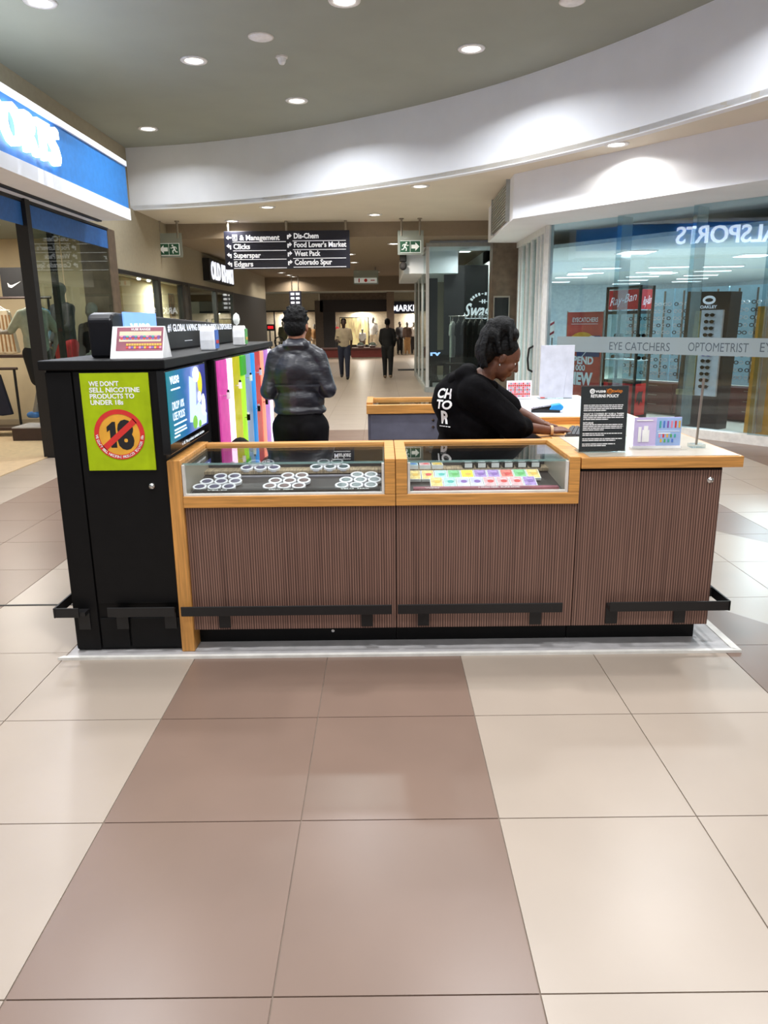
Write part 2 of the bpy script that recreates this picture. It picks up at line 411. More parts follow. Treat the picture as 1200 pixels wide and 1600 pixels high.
for x, y in [(-2.3, 5.2), (.9, 5.2), (3.0, 4.6), (-.6, 2.6), (2.2, 1.6), (-3.2, 2.2), (-1.2, -.6), (1.6, -1.2), (2.9, 6.9)]:
    downlight(x, y, HU, 'high downlight out of view, %s' % {5.2: 'above the black cabinet' if x < 0 else 'above the woman in the hoodie', 4.6: 'above the right walkway', 2.6: 'in front of the left display case', 1.6: 'in front of the right counter', 2.2: 'over the left walkway', -.6: 'behind the viewer, left one', -1.2: 'behind the viewer, right one', 6.9: 'right of the kiosk by the bulkhead'}[y], .13, 95, (.96, .98, 1), group='downlights above the camera')
LO = [(-2.09, 14.75, 'lower ceiling downlight above the left part of the hanging directory'), (.63, 12.75, 'lower ceiling downlight just under the curved bulkhead, right of centre'),
      (-.12, 15.9, 'lower ceiling downlight right of the hanging directory'), (-3.1, 16.6, 'lower ceiling downlight above the left end of the hanging directory'),
      (2.91, 10.0, 'lower ceiling downlight over the white optician fascia')]
for x, y, l in LO: downlight(x, y, HL, l, .12, 38, (1, .95, .87))
DK = [(-.83, 21.1, 'small far downlight at the right edge of the directory'), (-.83, 23.9, 'far downlight under the right end of the directory'), (-3.6, 28.2, 'far left row downlight, nearest of three below the directory'),
      (-3.5, 29.6, 'far left row downlight, middle of three below the directory'), (-3.45, 30.6, 'far left row downlight, last of three below the directory'), (-.2, 28.4, 'far downlight under the hanging fire sign'), (2.2, 20.0, 'far downlight above the black clothing shop corner')]
for x, y, l in DK: downlight(x, y, HD, l, .12, 30, (1, .92, .8))
for i, (x, y) in enumerate([(-2.4, 19.5), (-2.4, 24.5), (.3, 18.5)]):
    downlight(x, y, HD, '%s far walkway downlight hidden behind the hanging directory' % ['near left', 'far left', 'right hand'][i], .12, 40, (1, .9, .76), group='hidden far downlights')  # unseen downlights, kept for the light they give
for x, y, l in [(-4.2, 33.5, 'far end downlight by the end of the beige wall'), (-2.2, 34, 'far end downlight above the man in the leather jacket'), (1.6, 34, 'far end downlight above the lit far sign'), (-.2, 35, 'far end downlight above the dark far shop')]:
    downlight(x, y, 3.05, l, .12, 60, (1, .92, .8))
for x, y, l in [(-1.9, 33.0, 'slanted white light strip on the far ceiling, left one'), (-.6, 33.2, 'slanted white light strip on the far ceiling, right one')]:
    t = thing('strip_light', l, 'ceiling light', (x, y, 3.045), R(30))
    MB().box(-.09, .09, -.6, .6, -.03, 0).build('housing', 'white_plastic', t, local=True); MB().box(-.07, .07, -.57, .57, -.04, -.028).build('diffuser', 'lamp_strip', t, local=True)
for x, y, r, l in [(-1.33, 9.5, .13, 'flat round white speaker cover on the high ceiling'), (1.97, 8.62, .12, 'round white ceiling fitting near the top right bulkhead')]:
    t = thing('ceiling_speaker', l, 'ceiling speaker', (x, y, HU))
    MB().lathe((0, 0, 0), [(r, 0), (r, -.012), (r*.9, -.02), (0, -.024)], 24).build('grille', 'white_plastic', t, local=True, smooth=True)
    MB().lathe((0, 0, 0), [(r*1.12, 0), (r*1.1, -.01), (r, -.01)], 24).build('rim', 'white_trim', t, local=True)
t = thing('smoke_detector', 'small white smoke detector on the high ceiling', 'detector', (-1.18, 10.15, HU))
MB().lathe((0, 0, 0), [(.055, 0), (.055, -.02), (.045, -.06), (.03, -.085), (0, -.088)], 18).build('body', 'white_plastic', t, local=True, smooth=True)
MB().lathe((0, 0, 0), [(.075, 0), (.072, -.018), (.05, -.02)], 18).build('base', 'white_trim', t, local=True)

# ---- hanging directory sign
DY = 16.7
t = thing('directory_sign', 'wide dark hanging directory sign with white shop names', 'hanging sign', (-1.97, DY, 2.72))
box(-3.3, -.66, DY-.06, DY+.06, 2.74, 3.5).build('board', 'sign_navy', t, bevel=.008)
for i, x in enumerate((-3.22, -1.99, -.74)): MB().cyl((x, DY, 3.48), (x, DY, HL), .028, n=10).build('rod', 'steel', t)
lt = MB(); yf = DY-.064
def arrow(mb, x, z, kind, s=.07, flip=1, m=0):
    if kind == 'left': P = [(-s, 0), (-.1*s, .75*s), (-.1*s, .28*s), (s, .28*s), (s, -.28*s), (-.1*s, -.28*s), (-.1*s, -.75*s)]
    else: P = [(-.75*s, -s), (-.75*s, .45*s), (.1*s, .45*s), (.1*s, s), (s, .2*s), (.1*s, -.6*s), (.1*s, -.1*s), (-.25*s, -.1*s), (-.25*s, -s)]
    mb.extr([(flip*a, c) for a, c in (P if flip > 0 else P)], (x, yf+.004, z), X, Z_, (0, -1, 0), .006, m)
rows = [3.34, 3.165, 2.99, 2.815]
for i, (z, a, c) in enumerate(zip(rows, ['& Management', 'Clicks', 'Superspar', 'Edgars'], ['Dis-Chem', "Food Lover's Market", 'West Pack', 'Colorado Spur'])):
    text(lt, a, (-2.97 if i == 0 else -3.11, yf, z-.02+(0)), X, Z_, .1, bold=.028, w=[.84, .35, .57, .4][i])
    text(lt, c, (-1.83, yf, z+.005), X, Z_, .1, bold=.028, w=[.52, 1.1, .55, .79][i])
    arrow(lt, -3.2, z+.03, 'left' if i == 0 else 'up', .055, 1 if i == 0 else -1); arrow(lt, -1.93, z+.05, 'up', .055)
    lt.box(-3.12, -2.0, yf-.002, yf+.003, z-.062, z-.05); lt.box(-1.86, -.74, yf-.002, yf+.003, z-.052, z-.04)
lt.box(-3.12, -3.02, yf-.002, yf+.003, 3.31, 3.43)
lt.build('lettering', 'letter_dim', t)
p = MB()
for dx in (-.095, -.045): p.box(-3.0+dx-.012-.0, -3.0+dx+.012, yf-.004, yf, 3.32, 3.39); p.cyl((-3.0+dx, yf-.004, 3.405), (-3.0+dx, yf, 3.405), .011, n=8)
p.build('pictogram', 'sign_navy', t)

# ---- exit signs
def exit_sign(cx, cy, label, flip):
    t = thing('exit_sign', label, 'exit sign', (cx, cy, HL-1.0), group='hanging green exit signs')
    w, zt, zb = .27, HL-.24, HL-.72
    box(cx-w, cx+w, cy-.012, cy+.012, zb, zt).build('plate', 'exit_plate', t)
    for s in (-1, 1):
        MB().cyl((cx+s*.19, cy, zt-.1), (cx+s*.19, cy, HL), .022, n=10).build('rod', 'steel', t)
        MB().cyl((cx+s*.19, cy, HL-.02), (cx+s*.19, cy, HL), .05, n=14).build('ceiling_cup', 'steel', t)
    f = cy-.016; z0, z1 = zb+.05, zb+.27
    box(cx-.245+.03*flip, cx+.245+.03*flip-.06*(flip > 0), f-.003, f, z0-.012, z1+.012).build('border', 'cut_white', t)
    ox = cx-.01
    for q in (0, 1): box(ox-.21+q*.215, ox-.005+q*.215, f-.006, f-.003, z0, z1).build('field', 'exit_green', t)
    a = MB(); zc = (z0+z1)/2; s = .085
    ax0 = ox-.107 if flip < 0 else ox+.107; d = flip
    P = [(d*s, 0), (0, s), (0, .45*s), (-d*s, .45*s), (-d*s, -.45*s), (0, -.45*s), (0, -s)]
    if d < 0: P = P[::-1]
    a.extr(P, (ax0, f-.006, zc), X, Z_, (0, -1, 0), .003); a.build('arrow', 'cut_white', t)
    rx = ox+.107 if flip < 0 else ox-.107; r = MB()
    r.cyl((rx+d*.028, f-.009, zc+.075), (rx+d*.028, f-.006, zc+.075), .018, n=12)
    for (u0, v0, u1, v1, wd_) in [(.01, .055, -.012, -.005, .034), (-.012, 0, .03, -.035, .022), (.03, -.035, .02, -.085, .02), (-.012, -.005, -.035, -.05, .022), (-.035, -.05, -.075, -.055, .02), (.012, .05, .05, .02, .015), (.05, .02, .075, .03, .014), (.0, .05, -.045, .04, .015), (-.045, .04, -.055, .005, .014)]:
        p0 = Vector((rx+d*u0, f-.006, zc+v0)); p1 = Vector((rx+d*u1, f-.006, zc+v1)); dr = (p1-p0).normalized(); sd = Vector((-dr.z, 0, dr.x))*wd_/2
        r.add([p0+sd, p0-sd, p1-sd, p1+sd, p0+sd+Vector((0, -.003, 0)), p0-sd+Vector((0, -.003, 0)), p1-sd+Vector((0, -.003, 0)), p1+sd+Vector((0, -.003, 0))], [(4, 5, 6, 7), (0, 1, 5, 4), (1, 2, 6, 5), (2, 3, 7, 6), (3, 0, 4, 7)])
    r.build('running_figure', 'cut_white', t)
exit_sign(-4.42, 16.5, 'green exit sign with a left arrow hanging at the left, above the beige wall', -1)
exit_sign(.62, 16.5, 'green exit sign with a right arrow hanging right of the directory', 1)
# ---- fire equipment sign and small far directory
t = thing('fire_sign', 'lit white hanging sign with red fire symbols under the far ceiling', 'hanging sign', (-.5, 26, 2.86))
box(-.92, -.1, 25.97, 26.03, 2.86, 3.3).build('plate', 'exit_plate', t); box(-.9, -.15, 25.95, 25.97, 2.9, 3.06).build('panel', 'cut_white', t)
for x in (-.85, -.2): MB().cyl((x, 26, 3.28), (x, 26, HD), .02, n=8).build('rod', 'steel', t)
q = MB(); q.box(-.76, -.72, 25.94, 25.95, 2.92, 3.04); q.cyl((-.52, 25.94, 2.98), (-.52, 25.95, 2.98), .055, n=14); q.box(-.36, -.22, 25.94, 25.95, 2.965, 2.995); q.build('symbols', 'print_red', t)
t = thing('directory_sign', 'small dark hanging sign far away above the man in the leather jacket', 'hanging sign', (-3.1, 30.4, 2.1))
box(-3.55, -3.1, 29.95, 30.05, 2.13, 2.83).build('board', 'sign_navy', t)
for x in (-3.45, -3.2): MB().cyl((x, 30, 2.83), (x, 30, HD), .02, n=8).build('rod', 'steel', t)
q = MB()
for i in range(4):
    for x in (-3.5, -3.3): q.box(x, x+.14, 29.94, 29.95, 2.2+i*.16, 2.28+i*.16)
q.build('lettering', 'letter_dim', t)

# ================================================================== the kiosk
YF = 3.49
box(-1.585, 1.72, 3.43, 7.0, .0, .011).build('floor_plate', 'grey_base', label='grey floor plate under the whole kiosk', cat='floor plate')
t = thing('edge_strip', 'white edging strip along the front of the kiosk floor plate', 'edging', (0, 3.42, 0))
MB().prism([(-1.62, 3.405), (1.76, 3.405), (1.73, 3.43), (-1.6, 3.43)], 0, .014).build('front_strip', 'white_trim', t)
MB().prism([(1.76, 3.405), (1.735, 7.0), (1.72, 7.0), (1.72, 3.43)], 0, .014).build('side_strip', 'white_trim', t)

# ---- tall black cabinet with sign, screen and coloured light wall
t = thing('tall_cabinet', 'tall black laminate cabinet forming the left side of the kiosk', 'cabinet', (-1.28, 5.2, 0))
box(-1.555, -1.024, YF+.012, 6.94, .012, 1.405).build('body', 'black_laminate', t, bevel=.006)
box(-1.575, -.995, YF-.018, 6.97, 1.405, 1.45).build('top', 'black_laminate', t, bevel=.006)
dr = box(-1.425, -1.024, YF-.004, YF+.012, .265, 1.398).build('door', 'black_laminate', t, bevel=.004)
q = MB(); q.lathe((0, 0, 0), [(0, .016), (.014, .014), (.016, 0)], 16)
q.v = [(x-1.104, YF-.004-z, y+.859) for x, y, z in q.v]
q.build('lock', 'chrome', dr, smooth=True)
box(-1.555, -1.432, YF-.002, YF+.012, .02, 1.398).build('corner_post', 'black_laminate', t, bevel=.012)
for a, c in ((-1.425, -1.285), (-1.275, -1.024)): box(a, c, YF+.0, YF+.012, .03, .185).build('plinth_panel', 'black_laminate', t, bevel=.003)
def rail(par, x0, x1, legs, y=3.425, z0=.215, z1=.265):
    r = box(x0, x1, y, y+.008, z0, z1).build('bumper_rail', 'black_metal', par, bevel=.003)
    for lx in legs: MB().box(lx, lx+.058, y+.008, YF-.008, z0+.004, z1-.026).box(lx, lx+.058, YF-.008, YF, .13, z1-.026).build('bracket', 'black_metal', r)
    return r
rail(t, -1.36, -1.03, [-1.34, -1.1])
r = rail(t, -1.615, -1.5, [-1.53])
box(-1.623, -1.615, 3.425, 6.9, .215, .265).build('side_rail', 'black_metal', r)
# age notice
t = thing('age_notice', 'lime green notice with a crossed out 18 on the black cabinet front', 'sign', (-1.235, YF-.012, .937))
yp = YF-.012
box(-1.392, -1.075, yp, yp+.008, .937, 1.392).build('panel', 'print_lime', t, bevel=.002)
q = MB()
for i, s in enumerate(["WE DON'T", 'SELL NICOTINE', 'PRODUCTS TO', 'UNDER 18s']):
    text(q, s, (-1.352, yp-.001, 1.333-i*.0285), X, Z_, .021, w=[.138, .232, .205, .152][i], bold=.03)
q.build('headline', 'print_white', t)
cx, cz, ro = -1.232, 1.108, .118
def ring(cx, cz, r0, r1, y, n=48, m=0, mb=None):
    mb = mb or MB(); vs = []
    for i in range(n):
        a = 2*math.pi*i/n
        vs += [(cx+r0*math.cos(a), y, cz+r0*math.sin(a)), (cx+r1*math.cos(a), y, cz+r1*math.sin(a))]
    return mb.add(vs, [(2*i, 2*((i+1) % n), 2*((i+1) % n)+1, 2*i+1) for i in range(n)], m)
MB().add([(cx+.098*math.cos(2*math.pi*i/40), yp-.0005, cz+.098*math.sin(2*math.pi*i/40)) for i in range(40)], [tuple(range(40))]).build('disc', 'print_orange', t)
q = MB(); text(q, '8', (cx+.028, yp-.001, cz-.062), X, Z_, .122, w=.078, align='C', bold=.055); q.extr([(-.058, .036), (-.03, .06), (-.016, .06), (-.016, -.062), (-.044, -.062), (-.044, .022), (-.058, .012)], (cx, yp-.0002, cz), X, Z_, (0, -1, 0), .0008); q.build('number', 'print_black', t)
q = ring(cx, cz, .096, ro, yp-.0016)
dv = Vector((.74, 0, .62)).normalized(); pv = Vector((-dv.z, 0, dv.x))
a = Vector((cx, yp-.0016, cz)); q.add([a-dv*.1-pv*.0135, a+dv*.1-pv*.0135, a+dv*.1+pv*.0135, a-dv*.1+pv*.0135], [(0, 1, 2, 3)])
q.build('prohibition_ring', 'print_red', t)
q = MB(); s = "WE DON'T SELL NICOTINE PRODUCTS TO UNDER 18s"
for i, c in enumerate(s):
    if c == ' ': continue
    an = R(180+2+176*(i+.5)/len(s)); rr = .1115
    text(q, c, (cx+rr*math.cos(an), yp-.0022, cz+rr*math.sin(an)), (-math.sin(an), 0, math.cos(an)), (-math.cos(an), 0, -math.sin(an)), .0115, align='C', bold=.02)
q.build('ring_lettering', 'print_white', t)

# screen on the inner side of the cabinet (faces +x)
def grad_screen():
    m = bpy.data.materials.new('screen_picture'); m.use_nodes = True; nt = m.node_tree; n = nt.nodes; b = n['Principled BSDF']
    tc = n.new('ShaderNodeTexCoord'); sp = n.new('ShaderNodeSeparateXYZ'); nz = n.new('ShaderNodeTexNoise'); nz.inputs['Scale'].default_value = 5
    nt.links.new(tc.outputs['Generated'], sp.inputs[0]); nt.links.new(tc.outputs['Generated'], nz.inputs[0])
    ad = n.new('ShaderNodeMath'); ad.operation = 'MULTIPLY_ADD'; ad.inputs[1].default_value = .25
    nt.links.new(nz.outputs['Fac'], ad.inputs[0]); nt.links.new(sp.outputs['Y'], ad.inputs[2])
    rp = n.new('ShaderNodeValToRGB'); e = rp.color_ramp.elements
    e[0].position = .12; e[0].color = lin((22, 150, 170)); e[1].position = 1; e[1].color = lin((60, 70, 170))
    for p, c in ((.5, (36, 130, 200)), (.68, (120, 150, 235)), (.84, (170, 180, 245))): k = e.new(p); k.color = lin(c)
    nt.links.new(ad.outputs[0], rp.inputs[0]); b.inputs['Base Color'].default_value = (0, 0, 0, 1)
    nt.links.new(rp.outputs[0], b.inputs['Emission Color']); b.inputs['Emission Strength'].default_value = 1.0; b.inputs['Roughness'].default_value = .3
    MATS['screen_picture'] = m
grad_screen()
emi('px_white', (235, 245, 255), 1.1); emi('px_ice', (190, 215, 250), 1.0); emi('px_yellow', (225, 205, 40), .9); emi('px_green', (120, 180, 70), .8); emi('px_blue', (90, 130, 220), .9)
SX = -.985
t = thing('display_screen', 'lit flat advertising screen with blue picture on the cabinet side', 'screen', (SX, 3.82, 1.02))
box(-1.024, SX, 3.43, 4.22, 1.015, 1.4).build('bezel', 'black_gloss', t, bevel=.004)
pic = box(SX, SX+.002, 3.44, 4.2, 1.065, 1.394).build('picture', 'screen_picture', t)
q = MB(); o = SX+.004
text(q, 'vuse', (o, 3.49, 1.335), Y_, Z_, .052, w=.16, bold=.02)
text(q, 'DROP 10%', (o, 3.50, 1.215), Y_, Z_, .036, w=.21, bold=.015); text(q, 'USE PODS', (o, 3.50, 1.165), Y_, Z_, .036, w=.21, bold=.015)
for y0, y1, z in ((3.5, 3.66, 1.305), (3.51, 3.74, 1.14), (3.51, 3.72, 1.115), (3.51, 3.73, 1.1), (3.5, 3.6, 1.083)): q.box(o-.001, o, y0, y1, z, z+.007)
text(q, 'x 10. This product contains nicotine', (o, 3.62, 1.032), Y_, Z_, .014, w=.46, bold=.01)
q.build('lettering', 'px_white', pic)
q = MB(); q.extr([(0, 0), (.13, -.015), (.17, .2), (.04, .23)], (o, 3.80, 1.12), Y_, Z_, X, .001); q.extr([(0, 0), (.22, 0), (.24, .05), (.08, .13), (-.03, .1)], (o, 3.93, 1.075), Y_, Z_, X, .001)
q.build('ice_device', 'px_ice', pic)
q = MB(); q.ell((o+.002, 4.05, 1.30), (.001, .05, .06)); q.build('lemon', 'px_yellow', pic)
q = MB(); q.ell((o+.002, 3.9, 1.11), (.001, .05, .035)); q.ell((o+.002, 4.0, 1.09), (.001, .03, .02)); q.build('leaf', 'px_green', pic)
q = MB(); q.ell((o+.003, 3.97, 1.35), (.001, .07, .04)); q.ell((o+.003, 4.1, 1.18), (.001, .045, .06)); q.ell((o+.003, 4.02, 1.23), (.001, .04, .03)); q.build('splash', 'px_white', pic)

# coloured light wall
t = thing('light_wall', 'glowing wall of coloured acrylic panels and light tubes inside the black cabinet', 'light display', (-.99, 5.6, .2))
box(-1.024, -.985, 4.46, 6.72, .2, 1.4).build('back_board', 'black_laminate', t)
cols = [('pink', (218, 76, 168), (255, 214, 242), 3.2), ('yellow', (196, 188, 30), (160, 218, 50), 1.7), ('blue', (132, 164, 200), (24, 140, 222), 1.4), ('red', (186, 50, 58), (250, 140, 112), 1.7), ('violet', (180, 112, 198), (245, 222, 255), 3.2)]
y = 4.5
for i, (nm, pc, tcc, es) in enumerate(cols):
    mk('panel_'+nm, pc, .25, emit=pc, es=.5); emi('tube_'+nm, tcc, es*.6)
    box(-.985, -.975, y, y+.265, .22, 1.392).build('panel', 'panel_'+nm, t)
    b = MB(); n = 10
    vs = []
    for z in (.22, 1.392):
        for k in range(n+1):
            an = math.pi*k/n; vs.append((-.985+.022*math.sin(an), y+.355-.078*math.cos(an), z))
    b.add(vs, [(k, k+1, n+2+k, n+1+k) for k in range(n)]+[tuple(range(n, -1, -1)), tuple(range(n+1, 2*n+2)), (0, n+1, 2*n+1, n)])
    b.build('light_tube', 'tube_'+nm, t, smooth=False)
    if i == 1: MB().box(-.985, -.9615, y+.275, y+.435, 1.26, 1.392).build('tube_sleeve', mk('sleeve_green', (60, 170, 50), .3, emit=(60, 170, 50), es=.5), t)
    y += .433
pens = [(4.6, 1.19), (5.0, 1.22), (5.42, 1.24), (5.86, 1.25), (6.28, 1.27), (5.24, .98), (5.7, .99), (6.1, 1.0), (6.5, 1.02)]
nmz = ['pink', 'yellow', 'blue', 'red', 'violet', 'lime tube', 'bright blue tube', 'salmon tube', 'white tube']
for i, (yy, zz) in enumerate(pens):
    p = thing('vape_pen', 'small vape pen on a bracket on the %s of the light wall' % (nmz[i] if i > 4 else nmz[i]+' panel'), 'vape pen', (-.95, yy, zz), group='vape pens on the light wall')
    x = -.972
    MB().cyl((x+.03, yy, zz-.03), (x+.03, yy, zz+.012), .012, n=10).build('body', 'white_plastic' if i < 5 else 'black_gloss', p)
    MB().cyl((x+.03, yy, zz+.012), (x+.03, yy, zz+.026), .009, .006, n=10).build('mouthpiece', 'black_gloss' if i < 5 else 'white_plastic', p)
    MB().cyl((x-.012, yy, zz-.01), (x+.03, yy, zz-.01), .005, n=8).build('bracket', 'chrome', p)

# header sign board on top of the cabinet
t = thing('header_sign', 'long black header sign with white slogan on top of the black cabinet', 'sign', (-1.36, 5.3, 1.45))
P = [(3.72, 1.45), (6.84, 1.45), (6.84, 1.58), (6.80, 1.6)] + [(3.79, 1.665), (3.74, 1.655), (3.71, 1.63)]
MB().extr(P, (-1.42, 0, 0), Y_, Z_, X, .12).build('board', mk('header_black', (10, 10, 17), .4, spec=.3), t, bevel=.012)
text(MB(), '#1 GLOBAL VAPING BRAND IN PODS & DISPOSABLES', (-1.297, 4.66, 1.565), Y_, Z_, .042, w=1.98, bold=.012).build('lettering', 'letter_soft', t)
box(-1.3, -1.298, 5.05, 5.25, 1.5, 1.503).build('small_print', 'letter_dim', t)
sc = box(-1.3, -1.292, 3.87, 4.42, 1.5, 1.668).build('lit_panel', emi('lit_blue', (120, 165, 235), 1.1), t)
text(MB(), 'vuse', (-1.29, 3.95, 1.57), Y_, Z_, .06, w=.34, bold=.03).build('panel_lettering', 'px_white', sc)

# price tent card and two card holders on the cabinet top
def grid_card(par, x0, x1, z0, z1, y, tilt, nx, nz, pal, name='swatches'):
    q = MB()
    for i in range(nx):
        for j in range(nz):
            u = x0+(x1-x0)*(i+.5)/nx; v = z0+(z1-z0)*(j+.5)/nz; w = (x1-x0)/nx*.42; h = (z1-z0)/nz*.4
            yy = y+tilt*(v-z0)
            q.add([(u-w, yy-tilt*h, v-h), (u+w, yy-tilt*h, v-h), (u+w, yy+tilt*h, v+h), (u-w, yy+tilt*h, v+h)], [(0, 1, 2, 3)], (i*3+j*5+i*j) % len(pal))
    return q.build(name, pal, par, kind='stuff')
for nme, c in dict(sw_red=(206, 60, 60), sw_teal=(70, 170, 165), sw_gold=(222, 176, 70), sw_violet=(130, 90, 170), sw_blue=(80, 120, 200), sw_pink=(230, 140, 170), sw_green=(90, 170, 90)).items(): mk(nme, c, .5)
t = thing('price_tent', 'folded tent card with a colour price chart at the front of the cabinet top', 'tent card', (-1.17, 3.7, 1.45))
MB().extr([(0, 0), (.16, 0), (.085, .148), (.075, .148)], (-1.292, 3.62, 1.45), Y_, Z_, X, .25).build('card', 'white_plastic', t)
tl = .075/.148
q = MB(); q.add([(-1.268, 3.62+tl*.035-.0015, 1.485), (-1.046, 3.62+tl*.035-.0015, 1.485), (-1.046, 3.62+tl*.143-.0015, 1.593), (-1.268, 3.62+tl*.143-.0015, 1.593)], [(0, 1, 2, 3)]).build('chart', mk('chart_plum', (150, 78, 96), .5, var=.3, scale=3), t)
for z0, z1, w0 in ((1.553, 1.57, -1.255), (1.527, 1.536, -1.255)):
    yy = 3.62-.0025
    MB().add([(w0, yy+tl*(z0-1.45), z0), (-1.055, yy+tl*(z0-1.45), z0), (-1.055, yy+tl*(z1-1.45+.004), z1+.004), (w0, yy+tl*(z1-1.45+.004), z1+.004)], [(0, 1, 2, 3)]).build('chart_band', 'cream_cloth', t)
PAL = ['sw_red', 'sw_teal', 'sw_gold', 'sw_violet', 'sw_blue', 'sw_pink']
grid_card(t, -1.25, -1.06, 1.536, 1.556, 3.62-.004+tl*.086, tl, 14, 2, PAL); grid_card(t, -1.22, -1.05, 1.494, 1.52, 3.62-.004+tl*.044, tl, 14, 2, ['sw_red', 'sw_gold', 'sw_violet', 'sw_pink'], 'lower_swatches')
text(MB(), 'VUSE RANGE', (-1.155, 3.62-.004+tl*.132, 1.579), X, (0, tl, 1), .011, align='C', bold=.02).build('lettering', 'print_white', t)
for nm, yy, lab, cm in (('a', 4.72, 'curved clear card holder with a blue leaflet in the middle of the cabinet top', 'sw_blue'), ('b', 5.75, 'curved clear card holder with a green leaflet at the far end of the cabinet top', 'sw_green')):
    t = thing('card_holder', lab, 'card holder', (-1.06, yy, 1.45))
    MB().extr([(-.05, 0), (.05, 0), (.045, .06), (.02, .13), (-.01, .145), (-.045, .12), (-.055, .06)], (-1.11, yy, 1.45), Y_, Z_, X, .09).build('shell', 'white_plastic', t, bevel=.008)
    lf = box(-1.02, -1.015, yy-.04, yy+.05, 1.46, 1.57).build('leaflet', cm, t)
    box(-1.015, -1.013, yy-.03, yy+.04, 1.49, 1.51).build('printed_band', 'sw_red' if nm == 'a' else 'sw_gold', lf)
    if nm == 'b':
        MB().lathe((-1.08, yy-.02, 1.595), [(.001, .0), (.02, .015), (.026, .045), (.02, .075), (.001, .09)], 14).build('white_tag', 'cut_white', t, smooth=True)

# ---- two glass topped display cases
def display_case(label, x0, x1, left_side):
    t = thing('display_case', label, 'display case', ((x0+x1)/2, 3.78, 0))
    box(x0, x1, YF, YF+.02, .118, .755).build('front_panel', 'zebra', t, bevel=.002)
    box(x0+.004, x1-.004, YF+.02, 4.03, .13, .75).build('carcass', 'black_laminate', t)
    box(x0, x1, 3.585, 4.0, .011, .118).build('plinth', 'black_laminate', t)
    box(x0-.0, x1, 3.468, 3.53, .752, .808).build('front_rail', 'wood_edge', t, bevel=.003)
    box(x0, x1, 4.0, 4.06, .75, .978).build('rear_rail', 'wood_edge', t, bevel=.003)
    lx = (x0, x0+.004) if left_side else (x0, x0+.054)
    if left_side:
        box(x0-.064, x0, 3.468, 4.06, .011, .982).build('side_panel', 'wood_upright', t, bevel=.003); gl = x0+.002
    else:
        box(x0, x0+.054, 3.468, 4.0, .808, .98).build('side_post', 'wood_edge', t, bevel=.003); gl = x0+.056
    box(x1-.05, x1, 3.468, 4.0, .808, .98).build('side_post', 'wood_edge', t, bevel=.003); gr = x1-.052
    for a, c, d, e in ((gl, gl+.012, .808, .958), (gr-.012, gr, .808, .958), (gl+.012, gr-.012, .808, .818)):
        box(a, c, 3.476, 3.494, d, e).build('white_trim_bar', 'white_trim', t)
    for a, c in ((gl, gl+.006), (gr-.006, gr)): box(a, c, 3.5, 4.0, .79, .955).build('lining', 'cream_top', t)
    box(gl, gr, 3.992, 4.0, .79, .955).build('rear_lining', mk('dark_lining', (40, 38, 42), .6), t)
    MB().extr([(3.505, .79), (3.99, .79), (3.99, .832), (3.895, .825), (3.505, .802)], (gl+.006, 0, 0), Y_, Z_, X, gr-gl-.012).build('tray', mk('tray_dark', (52, 47, 47), .35, var=.1), t)
    box(gl+.006, gr-.006, 3.885, 3.99, .832, .848).build('rear_step', mk('ribbed_strip', (168, 146, 120), .6, var=.25, scale=60, stretch=(3, .2, .2)), t)
    box(gl, gr, 3.497, 3.503, .818, .958).build('front_pane', 'case_glass', t)
    box(gl, gr, 3.494, 4.0, .958, .965).build('top_pane', 'case_glass', t)
    MB().box(gl, gr, 3.4935, 3.4955, .9555, .9655).build('pane_edge', mk('glass_edge', (150, 185, 182), .2, alpha=.4), t)
    return t, gl, gr
c1, g1l, g1r = display_case('left glass topped display case with clusters of round white cans', -.957, .055, True)
r = rail(c1, -1.0, .033, [-.83, -.12]); rail_c2 = None
c2, g2l, g2r = display_case('right glass topped display case with rows of coloured packs', .058, .93, False)
rail(c2, .062, .87, [.162, .72])
q = MB(); q.lathe((0, 0, 0), [(0, .004), (.008, .003), (.009, 0)], 10); q.v = [(x-.27, 3.585-z, y+.065) for x, y, z in q.v]; q.build('plinth_screw', 'chrome', c1)

# round cans
mk('can_white', (236, 232, 238), .35); mk('can_grey', (150, 146, 158), .3)
def can(x, y, z, tint, label, group):
    o = thing('pouch_can', label, 'can', (x, y, z), group=group); o.rotation_euler = (R(13), 0, 0)
    b = CAN[tint][0]
    for nm, me in zip(('shell', 'lid_ring', 'lid_label'), CAN[tint]):
        p = bpy.data.objects.new(nm, me); COL.objects.link(p); p.parent = o
CAN = {}
for tn, c in (('violet', (84, 78, 104)), ('rose', (104, 80, 80)), ('teal', (66, 80, 84))):
    mk('lid_'+tn, c, .35, var=.25, scale=40)
    L = []
    for nm, prof, mt in (('shell', [(0, 0), (.033, 0), (.034, .002), (.034, .011), (.0335, .012)], 'can_white'), ('lid_ring', [(.0342, .011), (.0345, .015), (.032, .0165), (.0245, .016), (.024, .0135)], 'can_white'), ('lid_label', [(.0245, .0137), (.012, .014), (0, .014)], 'lid_'+tn)):
        b = MB().lathe((0, 0, 0), prof, 22); me = bpy.data.meshes.new(nm); me.from_pydata(b.v, [], b.f); me.materials.append(M[mt]); me.polygons.foreach_set('use_smooth', [True]*len(me.polygons)); L.append(me)
    CAN[tn] = L
ordn = ['first', 'second', 'third']
